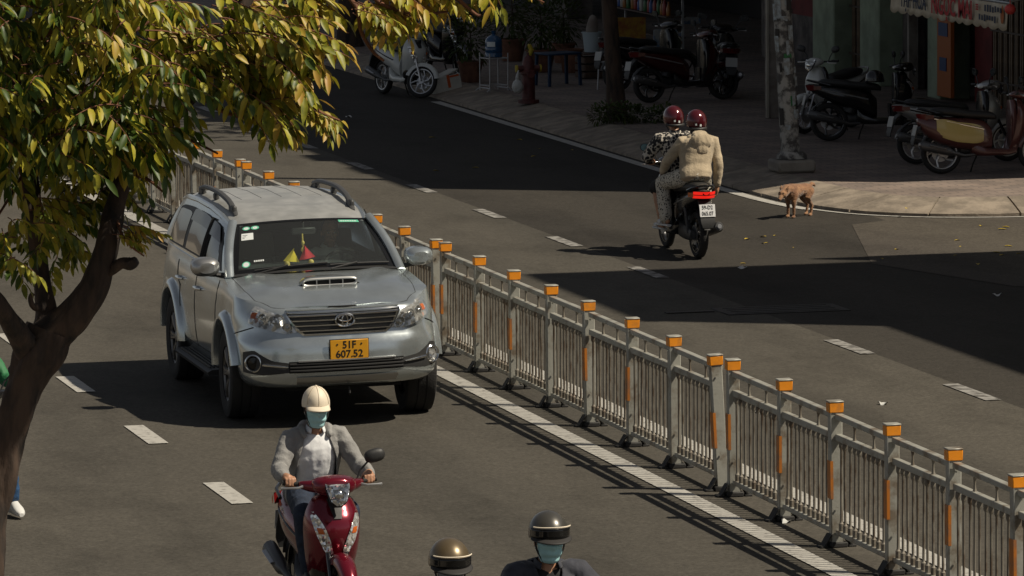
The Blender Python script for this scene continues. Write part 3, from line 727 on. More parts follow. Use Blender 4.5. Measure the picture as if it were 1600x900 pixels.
# bumper seam on both sides
mb = MB()
for sg in (1, -1): mb.tube([S(lerp(UY(.40) + .52, UY(.40) + .80, k / 6), lerp(.87, .80, k / 6), .002, sg) for k in range(7)], .005, 4)
sb(mb, 'bumper_gap', MATS['void'])
# number plate
pc = front(0, .678, .022)
mb = MB(); mb.box((0, 0, 0), (.010, .33, .165), ch=.003); pl = mb.build('number_plate', MATS['plate_yellow'], SUV, loc=(pc.x, pc.y + .003, pc.z + .002)); pl.rotation_euler = (.02, .05, 0)
mb = MB(); mb.box((-.006, 0, 0), (.008, .345, .18), ch=.003); mb.build('plate_holder', MATS['black_plastic'], pl)
Mt = basis((0, 1, 0), (0, 0, 1), (1, 0, 0), (.0055, 0, .038)); put_text(pl, '51F', .088, Mt, MATS['plate_black'], sx=.92, bold=.0015)
Mt = basis((0, 1, 0), (0, 0, 1), (1, 0, 0), (.0055, 0, -.040)); put_text(pl, '607.52', .088, Mt, MATS['plate_black'], sx=1.0, bold=.0015)
for y in (-.105, .105):
    mb = MB(); mb.lathe([(.008, 0), (.008, .003), (0, .004)], 10, (.005, y, .045), Matrix.Rotation(R_(90), 3, 'Y')); mb.build('plate_bolt', MATS['plate_black'], pl)
# windscreen, frit, wipers, stickers
def ws(i, j, off=0.0):
    t = lerp(-1, 1, i); zb = lerp(1.245, 1.20, t * t); xb = lerp(-.30, -.405, t * t); zt = lerp(1.618, 1.592, t * t); xt = lerp(-.945, -1.0, t * t)
    y = t * lerp(.735, .590, j); bulge = .018 * math.sin(math.pi * j)
    return V(lerp(xb, xt, j) + (bulge + off) * .55, y, lerp(zb, zt, j) + (bulge + off) * .83)
mb = MB(); mb.grid(lambda i, j: ws(i, j), 24, 14); wsc = sb(mb, 'windscreen', MATS['windshield_glass'])
mb = MB()
mb.grid(lambda i, j: ws(i, lerp(0, .085, j), .003), 24, 2); mb.grid(lambda i, j: ws(i, lerp(.955, 1, j), .003), 24, 1)
for a, b in ((0, .035), (.965, 1)): mb.grid(lambda i, j: ws(lerp(a, b, i), j, .0035), 1, 14)
sb(mb, 'windscreen_border', MATS['black_gloss'], wsc)
mb = MB(); mb.grid(lambda i, j: V(lerp(-.30, -.42, (2 * i - 1) ** 2) + lerp(.075, -.01, j), lerp(-.74, .74, i), lerp(1.238, 1.20, (2 * i - 1) ** 2) + .002 + .012 * j), 24, 2); sb(mb, 'cowl', MATS['black_plastic'])
for (y0, y1, j1) in ((.12, .68, .05), (-.55, .10, .045)):
    mb = MB(); mb.tube([ws((lerp(y0, y1, k / 8) / .74 + 1) / 2, lerp(.02, .02 + j1, (k / 8)), .02) for k in range(9)], .009, 5); mb.tube([ws((y0 / .74 + 1) / 2, -.05, .02), ws((lerp(y0, y1, .45) / .74 + 1) / 2, .045, .03)], .010, 5); sb(mb, 'wiper', MATS['black_plastic'])
def sticker(i0, i1, j0, j1, m, nm='sticker', rnd_=False):
    mb = MB()
    if rnd_:
        n = 18; P = [ws(lerp(i0, i1, .5), lerp(j0, j1, .5), .003)] + [ws(lerp(i0, i1, .5 + .5 * math.cos(2 * math.pi * k / n)), lerp(j0, j1, .5 + .5 * math.sin(2 * math.pi * k / n)), .003) for k in range(n)]
        mb.add(P, [(0, k + 1, (k + 1) % n + 1) for k in range(n)])
    else: mb.grid(lambda i, j: ws(lerp(i0, i1, i), lerp(j0, j1, j), .003), 4, 2)
    return sb(mb, nm, MATS[m], wsc)
sticker(.055, .110, .845, .925, 'sticker_green', rnd_=True); sticker(.115, .175, .845, .925, 'sticker_green', rnd_=True)
sticker(.065, .100, .86, .91, 'sticker_white', rnd_=True); sticker(.128, .163, .86, .91, 'sticker_white', rnd_=True)
sticker(.048, .130, .64, .78, 'sticker_white'); sticker(.770, .925, .905, .955, 'sticker_green')
sticker(.055, .105, .12, .23, 'sticker_green', rnd_=True); sticker(.062, .098, .135, .215, 'sticker_white', rnd_=True)
for k in range(5): sticker(.128 + k * .013, .137 + k * .013, .205, .235, 'sticker_white')
for k in range(3): sticker(.055 + .0, .09 - .01 * k, .735 - .03 * k, .745 - .03 * k, 'plate_black')
for k in range(7): sticker(.785 + k * .018, .797 + k * .018, .922, .938, 'sticker_white')
# interior
mb = MB(); mb.loft([[V(x, y, z) for y in (-.70, .70) for z in ([zt, .7] if y < 0 else [.7, zt])] for x, zt in ((-.38, 1.10), (-.55, 1.135), (-.78, 1.13), (-.92, 1.02), (-.95, .8))], True, True); sb(mb, 'dashboard', MATS['dash'])
mb = MB(); mb.box((-2.1, 0, .72), (3.1, 1.5, .05)); mb.box((-3.3, 0, 1.3), (.06, 1.2, .7)); mb.box((-2.55, 0, 1.05), (.14, 1.25, .62), ch=.05); sb(mb, 'cabin_floor', MATS['void'])
Ms = Matrix.Rotation(R_(62), 3, 'Y'); mb = MB(); c0 = V(-.98, .37, 1.14)
mb.tube([c0 + Ms @ V(.185 * math.cos(2 * math.pi * k / 32), .185 * math.sin(2 * math.pi * k / 32), 0) for k in range(33)], .016, 7)
for a in (0, 120, 240): mb.tube([c0, c0 + Ms @ V(.18 * math.cos(R_(a + 180)), .18 * math.sin(R_(a + 180)), 0)], .02, 6, flat=.5)
mb.ell(c0, (.05, .05, .03), M=Ms); sb(mb, 'steering_wheel', MATS['black_plastic'])
mb = MB(); mb.box((-.88, 0, 1.52), (.03, .22, .06), ch=.012); mb.tube([(-.90, 0, 1.60), (-.89, 0, 1.53)], .01, 6); sb(mb, 'rear_view_mirror', MATS['black_plastic'])
mb = MB(); mb.tube([(-.84, -.02, 1.50), (-.83, -.02, 1.40), (-.82, -.02, 1.33)], .008, 5); mb.ell((-.82, -.02, 1.42), (.016, .016, .022)); mb.ell((-.82, -.02, 1.36), (.02, .02, .02)); hang = sb(mb, 'hanging_cord', MATS['gold'])
for y, tl, m in ((-.13, .2, 'flag_yellow'), (.015, -.2, 'flag_red')):
    mb = MB(); mb.grid(lambda i, j: V(-.80 + .02 * math.sin(5 * i), y + (i - .5) * .15 * (1 - j) + tl * .12 * j, 1.27 + .11 * j - .02 * i * (1 if tl > 0 else -1)), 6, 4); sb(mb, 'pennant', MATS[m], hang)
for y in (-.17, .045):
    mb = MB(); mb.ell((-.80, y, 1.20), (.03, .04, .045)); mb.ell((-.80, y, 1.25), (.024, .026, .024)); sb(mb, 'dashboard_figure', MATS['gold'], hang)
# bits of underbody so that the arches and the ground gap read as solid
mb = MB(); mb.box((-1.4, 0, .40), (4.3, 1.0, .16)); mb.tube([(0, -.7, .36), (0, .7, .36)], .05, 8); mb.tube([(-2.75, -.7, .38), (-2.75, .7, .38)], .07, 8); mb.ell((-2.75, .1, .37), (.15, .15, .14)); sb(mb, 'underbody', MATS['void'])
# rear glass, lamps, plate area (seen only from behind)
mb = MB(); mb.grid(lambda i, j: V(lerp(-3.78, -3.60, j), lerp(-.70, .70, i) * lerp(1.0, .82, j), lerp(1.19, 1.64, j)), 12, 4); sb(mb, 'rear_window', MATS['dark_glass'])
mat('tail_red', (.4, .01, .01), .25)
for sg in (1, -1):
    mb = MB(); mb.grid(lambda i, j: S(lerp(UM - .95, UM - .62, i), lerp(.85, 1.15, j), .012, sg), 6, 5); sb(mb, 'tail_lamp', MATS['tail_red'])
# ================================================================ MOTORBIKES
mat('seat_vinyl', (.014, .014, .014), .5, bump=.1); mat('engine', (.06, .06, .06), .5, .6, var=.3); mat('alloy', (.50, .50, .50), .35, .85)
mat('mirror_face', (.30, .52, .60), .15, .6); mat('mirror_dim', (.25, .27, .28), .1, .9); mat('amber_dim', (.12, .03, .01), .3); mat('plate_dirty', (.40, .40, .38), .6); mat('white_plastic', (.62, .62, .60), .4); mat('plate_white', (.72, .72, .72), .5); facet_mat('clear_lamp', (.88, .88, .86), 55, .13, .7, 1.2)
mat('brake_red', (.35, .006, .006), .25, emit=(1, .022, .012), estr=.75); mat('tail_off', (.11, .005, .005), .3); mat('heat_shield', (.10, .10, .10), .4, .5)
def paint(name, c, rough=.22, metal=.25, coat=.6): return mat(name, c, rough, metal, coat=coat, rvar=.05, vscale=6)
paint('maroon', (.16, .006, .018), .2, .45); paint('bike_black', (.010, .010, .011)); paint('bike_white', (.52, .53, .50), .3, 0); paint('bike_grey', (.16, .16, .15), .35, .3)
paint('bike_red', (.055, .008, .008)); paint('bike_cream', (.52, .40, .13), .35, 0); paint('bike_brown', (.10, .035, .03), .3, .1); paint('bike_silver', (.34, .34, .33), .3, .5)
WR = .262; FA = V(.64, 0, WR); RA = V(-.62, 0, WR); AX = V(-.40, 0, 1).normalized()      # steering axis direction
def scooter(name, loc, rz, label, group, p1, p2='bike_black', steer=0.0, lean=0.0, front='apron', mirrors=(1, -1), stand=False, spoke=5, lamp='clear_lamp', seat='seat_vinyl',
            plate=None, brake=False, rim='bike_black', box=False, tail='tail_off', cub=False, vespa=False, mirror_m='black_plastic', visor=True, mglass='mirror_dim', wid=.94):
    side = p1
    if vespa: p1 = p2
    t = thing(name, loc, rz, label, 'motorbike', group); t.rotation_euler = (lean, 0, rz); t.scale = (1, wid, 1)
    MS = Matrix.Translation(FA) @ Matrix.Rotation(steer, 4, AX) @ Matrix.Translation(-FA)
    def sb_(mb, nm, m, par=None, ang=45, st=False):
        me = mb.mesh(nm, MATS[m] if isinstance(m, str) else [MATS[q] for q in m], ang)
        if st: me.transform(MS)
        return link(nm, me, par or t)
    Mx = Matrix.Rotation(R_(-90), 3, 'X')
    for ax, st in ((FA, True), (RA, False)):
        tw = .042 if st else .05; mb = MB()
        mb.lathe([(WR - .062, -tw * .8), (WR - .03, -tw), (WR - .008, -tw * .72), (WR, -tw * .25), (WR, tw * .25), (WR - .008, tw * .72), (WR - .03, tw), (WR - .062, tw * .8)], 32, ax, Mx, cap=False); w = sb_(mb, 'wheel', 'tyre', st=st)
        mb = MB(); mb.lathe([(WR - .055, -tw * .8), (WR - .075, -tw * .75), (WR - .085, 0), (WR - .075, tw * .75), (WR - .055, tw * .8)], 32, ax, Mx, cap=False)
        for k in range(spoke):
            a = 2 * math.pi * k / spoke + .3
            if cub:
                for s in (-1, 1): mb.tube([ax + V(.03 * math.cos(a), s * .03, .03 * math.sin(a)), ax + V((WR - .07) * math.cos(a + .2 * s), s * .01, (WR - .07) * math.sin(a + .2 * s))], .004, 4)
            else: mb.tube([ax + V(.03 * math.cos(a), 0, .03 * math.sin(a)), ax + V(.11 * math.cos(a + .15), .012, .11 * math.sin(a + .15)), ax + V((WR - .075) * math.cos(a + .42), 0, (WR - .075) * math.sin(a + .42))], [.020, .014, .016], 6)
        mb.lathe([(.045, -.05), (.05, 0), (.045, .05)], 14, ax, Mx); sb_(mb, 'rim', rim, w, st=st)
        mb = MB(); mb.lathe([(.11, .048), (.11, .053)], 20, ax, Mx); sb_(mb, 'brake_disc', 'alloy', w, st=st)
    mb = MB()
    for s in (-1, 1): mb.tube([FA + V(0, s * .075, 0), FA + V(-.14, s * .07, .28), FA + V(-.24, s * .06, .44)], [.016, .02, .022], 8)
    sb_(mb, 'front_fork', 'bike_black' if p1 != 'bike_white' else 'alloy', st=True)
    # front mudguard: shell over the wheel
    rows = []
    for k in range(17):
        a = R_(lerp(18, 168, k / 16)); wd = .052 + .022 * math.sin(math.pi * k / 16); rr = WR + .022
        rows.append([FA + V(q * math.cos(a), y, q * math.sin(a)) for q, y in ((rr - .055, wd), (rr - .012, wd * .96), (rr + .012, wd * .62), (rr + .022, 0), (rr + .012, -wd * .62), (rr - .012, -wd * .96), (rr - .055, -wd), (rr - .03, -wd + .01), (rr, 0), (rr - .03, wd - .01))])
    mb = MB(); mb.loft(rows, True, True); sb_(mb, 'front_mudguard', p1, st=True, ang=60)
    # leg shield / apron
    if not cub:
        sec = [(.27, .10, .31, .22), (.36, .155, .37, .25), (.48, .190, .475, .29), (.60, .208, .535, .31), (.70, .215, .552, .32), (.78, .208, .53, .33), (.85, .18, .475, .335), (.905, .14, .445, .34), (.93, .09, .42, .35)]
    else: sec = [(.36, .10, .36, .27), (.50, .15, .44, .32), (.64, .175, .48, .36), (.76, .15, .49, .37), (.86, .10, .46, .36), (.92, .06, .42, .35)]
    if vespa: sec = [(z, w * 1.05, lerp(xf, .44, .5), xb) for z, w, xf, xb in sec]
    def aring(z, w, xf, xb, grow=0.0):
        out = []
        for k in range(28):
            a = 2 * math.pi * k / 28; ca, sa = math.cos(a), math.sin(a); y = (w + grow) * math.copysign(abs(sa) ** .8, sa)
            x = (xf - xb) * (abs(ca) ** .9 if ca > 0 else 0) * .98 + xb + grow * (1 if ca > 0 else 0)
            if ca <= 0: x = xb + .03 * abs(ca)
            out.append(V(x, y, z))
        return out
    fine = crom([(a, b, c) for a, b, c, d in sec], 24); fxb = crom([(d, 0, 0) for a, b, c, d in sec], 24)
    mb = MB(); mb.loft([aring(q.x, q.y, q.z, fxb[i].x) for i, q in enumerate(fine)]); ap = sb_(mb, 'front_apron', p1, ang=50)
    def ap_x(y, z):
        i = min(range(len(fine)), key=lambda i: abs(fine[i].x - z)); w, xf, xb = fine[i].y, fine[i].z, fxb[i].x
        sa = min(1, (abs(y) / w)) ** 1.25; ca = math.sqrt(max(0, 1 - sa * sa)); return (xf - xb) * ca ** .9 * .98 + xb
    if not cub and not vespa:
        for s in (-1, 1):        # long slanted indicator lamps
            def lampf(i, j, s=s):
                z = lerp(.53, .82, i); yc = lerp(.052, .176, i ** .9); wd = .036 * math.sin(math.pi * min(.97, i * .9 + .08)) ** .6 + .004; y = yc + (j - .5) * 2 * wd
                return V(ap_x(y, z) + .008, s * y, z)
            mb = MB(); mb.grid(lampf, 12, 5); il = sb_(mb, 'indicator', lamp, ap)
            mb = MB(); mb.grid(lambda i, j: lampf(lerp(.52, .66, i), lerp(.3, .8, j)) + V(.004, 0, 0), 4, 3); sb_(mb, 'amber_insert', 'amber', il)
        mb = MB(); mb.grid(lambda i, j: V(ap_x((j - .5) * .13 * lerp(.45, 1, i), lerp(.78, .905, i)) + .008, (j - .5) * .13 * lerp(.45, 1, i), lerp(.78, .905, i)), 6, 6); sb_(mb, 'front_grille', 'black_plastic', ap)
        mb = MB(); mb.box((ap_x(0, .885) + .012, 0, .888), (.006, .06, .012), ch=.002); sb_(mb, 'badge', 'chrome', ap)
        # lower dark cheek panels behind the wheel
        mb = MB(); mb.loft([srng((.30, 0, z), (1, 0, 0), (0, 1, 0), .10, w, 16, .6) for z, w in ((.20, .11), (.26, .15), (.40, .165), (.50, .17))]); sb_(mb, 'lower_fairing', p2)
    # floor and inner shield
    mb = MB()
    if not cub:
        mb.loft([srng((x, 0, z), (0, 1, 0), (0, 0, 1), w, h, 16, .5) for x, z, w, h in ((.33, .29, .15, .05), (.22, .265, .17, .045), (-.05, .265, .175, .05), (-.18, .30, .16, .08), (-.25, .36, .13, .10))])
    else: mb.loft([srng((x, 0, z), (0, 1, 0), (0, 0, 1), w, h, 14, .7) for x, z, w, h in ((.42, .72, .06, .09), (.25, .62, .06, .09), (.05, .56, .07, .10), (-.12, .60, .09, .12))])
    sb_(mb, 'floorboard' if not cub else 'step_through_frame', p2 if not (vespa or front == 'pale') else p1)
    mb = MB(); mb.loft([srng((.31, 0, z), (1, 0, 0), (0, 1, 0), .045, w, 14, .6) for z, w in ((.30, .14), (.5, .17), (.7, .18), (.85, .15), (.92, .09))]); sb_(mb, 'inner_shield', p2)
    # tail body
    tb = [(.03, .44, .14, .09), (-.08, .50, .17, .135), (-.22, .56, .155, .155), (-.42, .60, .145, .168), (-.60, .645, .115, .155), (-.76, .695, .08, .118), (-.88, .735, .048, .075), (-.93, .75, .02, .04)]
    if vespa: tb = [(.03, .44, .14, .09), (-.08, .48, .20, .15), (-.25, .50, .21, .20), (-.45, .52, .20, .225), (-.65, .55, .17, .215), (-.80, .60, .13, .16), (-.90, .65, .07, .09), (-.93, .67, .03, .05)]
    q = crom([(a, b, 0) for a, b, c, d in tb], 20); h = crom([(c, d, 0) for a, b, c, d in tb], 20)
    mb = MB(); mb.loft([srng((q[i].x, 0, q[i].y), (0, 1, 0), (0, 0, 1), h[i].y, h[i].x, 20, .8) for i in range(21)]); tl_ = sb_(mb, 'tail_body', p1 if not vespa else p2, ang=50)
    if vespa:
        for sg in (-1, 1):
            mb = MB(); mb.grid(lambda i, jj: (lambda x: V(x, sg * (interp([(-.9, .10), (-.8, .165), (-.65, .22), (-.45, .232), (-.25, .207), (-.08, .16)], x) * math.cos(lerp(-.75, .75, jj)) ** .35 + .004), interp([(-.9, .65), (-.45, .53), (-.08, .49)], x) + .185 * math.sin(lerp(-.75, .75, jj)) * (1 - .35 * abs(2 * i - 1) ** 5)))(lerp(-.10, -.72, i)), 14, 8); sb_(mb, 'side_panel', side, tl_, ang=60)
    mb = MB()
    for s in (-1, 1): mb.tube([(-.10 - .08 * k, s * (interp([(-.9, .08), (-.6, .158), (-.3, .166), (-.1, .14)], -.10 - .08 * k) * (1.3 if vespa else 1)), .56 + .018 * k) for k in range(9)], .010, 5)
    sb_(mb, 'trim_strip', 'chrome' if vespa else ('bike_silver' if p1 in ('bike_black', 'bike_red') else p2), tl_)
    st_ = [(.09, .705, .03, .08), (.03, .725, .05, .115), (-.12, .742, .052, .135), (-.30, .755, .055, .145), (-.42, .775, .058, .145), (-.58, .79, .055, .13), (-.70, .80, .045, .10), (-.76, .80, .02, .06)]
    q = crom([(a, b, 0) for a, b, c, d in st_], 18); h = crom([(c, d, 0) for a, b, c, d in st_], 18)
    mb = MB(); mb.loft([srng((q[i].x, 0, q[i].y), (0, 1, 0), (0, 0, 1), h[i].y, h[i].x, 18, .7) for i in range(19)]); sb_(mb, 'seat', seat, ang=60)
    mb = MB(); mb.tube([(-.62, -.14, .76), (-.78, -.13, .80), (-.90, -.06, .83), (-.92, 0, .835), (-.90, .06, .83), (-.78, .13, .80), (-.62, .14, .76)], .014, 7); sb_(mb, 'grab_rail', 'bike_silver' if p1 in ('bike_white', 'bike_cream') else 'bike_black')
    # tail lamp, rear mudguard, plate
    mb = MB(); mb.grid(lambda i, j: V(-.945 + .10 * (2 * i - 1) ** 2 + .03 * (1 - j), (i - .5) * .27, .690 + .075 * j), 10, 4); tlm = sb_(mb, 'tail_lamp', 'brake_red' if brake else tail)
    if brake:
        mb = MB(); mb.grid(lambda i, j: V(-.950 + .10 * (2 * i - 1) ** 2, (i - .5) * .27, .724 + .008 * j), 10, 1); sb_(mb, 'lamp_divider', 'black_gloss', tlm)
    for s in (-1, 1):
        mb = MB(); mb.grid(lambda i, j: V(-.852 + .10 * i, s * (.137 + .035 * i), .70 + .05 * j), 4, 3); sb_(mb, 'rear_indicator', 'amber_dim' if not brake else ('amber' if s > 0 else 'tail_off'))
    mb = MB(); mb.loft([[V(x, -w, z), V(x, w, z), V(x - .012, w, z + .01), V(x - .012, -w, z + .01)] for x, z, w in ((-.80, .67, .07), (-.90, .60, .085), (-.955, .50, .088), (-.985, .42, .085), (-.985, .36, .06))]); rg = sb_(mb, 'rear_mudguard', 'black_plastic')
    mb = MB(); mb.box((0, 0, 0), (.006, .19, .14), ch=.002); M_ = Matrix.Rotation(R_(14), 4, 'Y')
    me = mb.mesh('number_plate', MATS['plate_white' if plate else 'plate_dirty']); po = link('number_plate', me, rg, (-.965, 0, .56)); po.rotation_euler = (0, R_(14), 0)
    if plate:
        for k, (tx, zz) in enumerate(((plate[0], .034), (plate[1], -.034))):
            put_text(po, tx, .062, basis((0, -1, 0), (0, 0, 1), (-1, 0, 0), (-.0042, 0, zz)), MATS['plate_black'], sx=.85, bold=.0008)
    # engine, exhaust, hugger
    mb = MB(); mb.ell((-.30, .05, .30), (.22, .07, .10)); mb.loft([srng((x, .095, z), (0, 1, 0), (0, 0, 1), .035, h, 12, .7) for x, z, h in ((-.22, .30, .09), (-.40, .28, .085), (-.60, .27, .075), (-.70, .265, .05))]); mb.tube([(-.35, 0, .38), (-.30, 0, .50)], .09, 10); sb_(mb, 'engine', 'engine')
    mb = MB(); mb.tube([(-.20, -.10, .24), (-.35, -.135, .23), (-.50, -.145, .27), (-.56, -.15, .29), (-.90, -.155, .37), (-.93, -.155, .378)], [.018, .02, .03, .055, .062, .045], 12); ex = sb_(mb, 'exhaust', 'heat_shield')
    mb = MB(); mb.tube([(-.925, -.155, .377), (-.95, -.155, .383)], .026, 10); sb_(mb, 'tail_pipe', 'alloy', ex)
    mb = MB(); mb.tube([(-.60, -.206, .315), (-.82, -.212, .368)], [.028, .03], 8, flat=.4); sb_(mb, 'exhaust_guard', 'alloy' if not brake else 'black_plastic', ex)
    rows = []
    for k in range(9):
        a = R_(lerp(60, 165, k / 8)); rows.append([RA + V(r * math.cos(a), y, r * math.sin(a)) for r, y in ((WR + .03, -.055), (WR + .04, 0), (WR + .03, .055), (WR + .022, .05), (WR + .03, 0), (WR + .022, -.05))])
    mb = MB(); mb.loft(rows); sb_(mb, 'rear_hugger', 'black_plastic')
    mb = MB(); mb.tube([(-.60, .12, .28), (-.52, .14, .60)], .018, 8); sb_(mb, 'shock_absorber', 'engine')
    # handlebar cover, lamp, bars
    hc = [(.535, 1.0, .03, .07), (.52, .995, .052, .115), (.48, .99, .066, .155), (.42, .995, .066, .175), (.34, .99, .05, .17), (.28, .98, .025, .12)]
    if cub or vespa: hc = [(.52, .97, .03, .06), (.48, .975, .06, .10), (.42, .985, .062, .125), (.34, .985, .045, .11), (.29, .98, .02, .06)]
    q = crom([(a, b, 0) for a, b, c, d in hc], 14); h = crom([(c, d, 0) for a, b, c, d in hc], 14)
    mb = MB(); mb.loft([srng((q[i].x, 0, q[i].y), (0, 1, 0), (0, 0, 1), h[i].y, h[i].x, 22, .85) for i in range(15)])
    if not (cub or vespa):
        for s in (-1, 1): mb.loft([srng((x, s * y, z), V(.8, s * .2, 0), (0, 0, 1), w, hh, 12) for x, y, z, w, hh in ((.42, .10, .985, .08, .05), (.38, .18, .985, .055, .038), (.345, .235, .99, .032, .026), (.335, .25, .99, .022, .02))])
    hb_ = sb_(mb, 'handlebar_cover', p1, st=True, ang=60)
    def lampp(i, j):
        w = interp([(0, .018), (.2, .060), (.6, .084), (.9, .094), (1, .088)], j); y = (i - .5) * 2 * w; z = lerp(.872, 1.012, j) + .014 * (2 * i - 1) ** 2 * j
        return V((.590 if not (cub or vespa) else .56) - 1.6 * y * y - .055 * j * j - .012 * (1 - j), y, z)
    mb = MB(); mb.grid(lampp, 14, 10); hl_ = sb_(mb, 'headlamp', lamp, hb_, st=True, ang=60)
    mb = MB(); mb.grid(lambda i, j: lampp(i, j) - V(.012, 0, .004) + V(0, (i - .5) * .016, (j - .5) * .016), 12, 8); sb_(mb, 'headlamp_rim', 'black_gloss', hl_, st=True)
    mb = MB(); mb.ell((.578 if not (cub or vespa) else .548, 0, .945), (.010, .034, .030)); sb_(mb, 'lamp_bowl', 'chrome', hl_, st=True)
    mb = MB(); mb.grid(lambda i, j: lampp(i, j) + V(.010, 0, 0), 14, 10); sb_(mb, 'headlamp_lens', 'lens', hl_, st=True, ang=60)
    for s in (-1, 1):
        mb = MB(); mb.tube([(.34, s * .12, .99), (.335, s * .25, .995), (.31, s * .345, 1.0)], .013, 8); mb.tube([(.322, s * .255, 1.0), (.30, s * .365, 1.003)], .019, 10); sb_(mb, 'grip', 'rubber', st=True)
        mb = MB(); mb.tube([(.375, s * .22, .985), (.40, s * .27, .978), (.375, s * .35, .975), (.362, s * .392, .974)], [.010, .008, .007, .010], 6); sb_(mb, 'brake_lever', 'alloy', st=True)
    for s in mirrors:
        mb = MB(); mb.tube([(.335, s * .20, 1.0), (.33, s * .235, 1.07), (.34, s * .30, 1.135)], .0075, 6); mo = sb_(mb, 'mirror', 'black_plastic', st=True)
        mb = MB(); nx = V(1, s * .15, .1).normalized(); ux = V(0, s, .18).normalized(); vx = nx.cross(ux).normalized()
        mb.loft([srng(V(.34, s * .345, 1.165) + nx * d, ux, vx, .078 * k, .046 * k, 16, .75) for d, k in ((-.012, .90), (-.01, 1), (.008, 1), (.022, .82), (.030, .4))]); sb_(mb, 'mirror_housing', mirror_m, mo, st=True)
        mb = MB(); mb.loft([srng(V(.34, s * .345, 1.165) + nx * d, ux, vx, .072, .041, 16, .75) for d in (-.0145, -.0125)]); sb_(mb, 'mirror_glass', mglass, mo, st=True)
    if stand:
        mb = MB(); mb.tube([(-.12, .10, .24), (-.16, .17, .12), (-.18, .23, .008)], .011, 6); sb_(mb, 'side_stand', 'iron_dark')
    return t
# ================================================================ PEOPLE
mat('skin', (.42, .22, .13), .5, var=.12, vscale=14); mat('skin_dark', (.30, .15, .085), .5, var=.12, vscale=14); mat('hair', (.012, .010, .009), .45, bump=.4, bscale=120)
mat('eye_white', (.6, .58, .55), .3); mat('eye_dark', (.02, .012, .01), .2)
mat('mask_teal', (.38, .64, .66), .75, bump=.25, bscale=25, var=.05); mat('mask_grey', (.16, .17, .18), .8, bump=.2)
mat('jacket_grey', (.235, .23, .22), .85, var=.14, vscale=9, bump=.25, bscale=70, sheen=.2); mat('polo_white', (.74, .75, .76), .8, var=.04, bump=.25, bscale=18)
mat('denim', (.016, .026, .050), .85, var=.25, vscale=20, bump=.25); mat('navy_cloth', (.028, .030, .042), .8, var=.2, vscale=12, bump=.35, bscale=20, sheen=.15); mat('green_cloth', (.02, .14, .05), .7, var=.15, bump=.3)
mat('blue_cloth', (.02, .07, .17), .7, var=.15, bump=.3); mat('khaki_cloth', (.42, .34, .23), .9, var=.16, vscale=7, bump=.3, bscale=60, sheen=.2); mat('black_cloth', (.012, .012, .013), .85, bump=.3)
mat('sandal', (.62, .62, .60), .6); mat('shoe_black', (.015, .015, .015), .5); mat('shoe_white', (.6, .6, .58), .6)
mat('cap_cream', (.72, .63, .49), .55, var=.05); mat('helmet_grey', (.085, .08, .07), .32, .45, coat=.3, rvar=.06); mat('helmet_bronze', (.16, .12, .07), .34, .5, coat=.3, rvar=.06); mat('helmet_maroon', (.085, .008, .013), .18, .3, coat=.7)
mat('strap', (.02, .018, .017), .7)
def dot_mat(name, base, dots, scale, thr, soft=.04):
    m = mat(name, base, .85, bump=.3); nt = m.node_tree; N = nt.nodes.new; L = nt.links.new; b = nt.nodes['Principled BSDF']
    tc = N('ShaderNodeTexCoord'); v = N('ShaderNodeTexVoronoi'); v.inputs['Scale'].default_value = scale; L(tc.outputs['Object'], v.inputs['Vector'])
    n = N('ShaderNodeTexNoise'); n.inputs['Scale'].default_value = scale * .8; L(tc.outputs['Object'], n.inputs['Vector'])
    ad = N('ShaderNodeMath'); ad.operation = 'MULTIPLY_ADD'; ad.inputs[1].default_value = .5; L(n.outputs['Fac'], ad.inputs[0]); L(v.outputs['Distance'], ad.inputs[2])
    r = N('ShaderNodeValToRGB'); r.color_ramp.elements[0].position = thr - soft; r.color_ramp.elements[1].position = thr + soft; r.color_ramp.elements[0].color = (*dots, 1); r.color_ramp.elements[1].color = (*base, 1)
    L(ad.outputs[0], r.inputs[0]); L(r.outputs[0], b.inputs['Base Color'])
dot_mat('dotted_cloth', (.52, .48, .40), (.02, .018, .016), 44, .60); dot_mat('printed_shirt', (.46, .42, .36), (.012, .012, .014), 30, .80, .05)
def SP(**k):
    # seated scooter rider; everything in the bike's own frame (x forward, y left)
    d = dict(pel=V(-.24, 0, .84), neck=V(-.10, 0, 1.30), head=V(-.055, 0, 1.445), face=V(1, 0, -.08), sh=(V(-.115, .195, 1.245), V(-.115, -.195, 1.245)), el=(V(.02, .315, 1.05), V(.02, -.315, 1.05)),
             wr=(V(.215, .335, 1.035), V(.215, -.335, 1.035)), hi=(V(-.20, .10, .85), V(-.20, -.10, .85)), kn=(V(.21, .185, .775), V(.21, -.185, .775)), an=(V(.16, .135, .37), V(.16, -.135, .37)), toe=(V(.30, .15, .325), V(.30, -.15, .325)), grip=(True, True))
    d.update(k); return d
def torso_rings(P, g, upto=1.0, wscale=1.0):
    pel, nk = P['pel'], P['neck']; ax = (nk - pel); L_ = ax.length; ax.normalize(); lat = (P['sh'][0] - P['sh'][1]).normalized(); fw = lat.cross(ax).normalized()
    if P.get('belly'): pass
    out = []
    for t, w, d, sh in ((-.16, .10, .08, 0), (-.08, .155, .115, 0), (.05, .168, .125, .01), (.25, .155, .118, .02), (.45, .162, .122, .015), (.65, .178, .128, .01), (.80, .182, .12, 0), (.90, .150, .10, -.01), (.97, .095, .075, -.012), (1.02, .06, .058, -.005)):
        if t > upto: break
        out.append(srng(pel + ax * (L_ * t) + fw * sh, lat, fw, (w + g) * wscale, d + g, 18, .92))
    return out
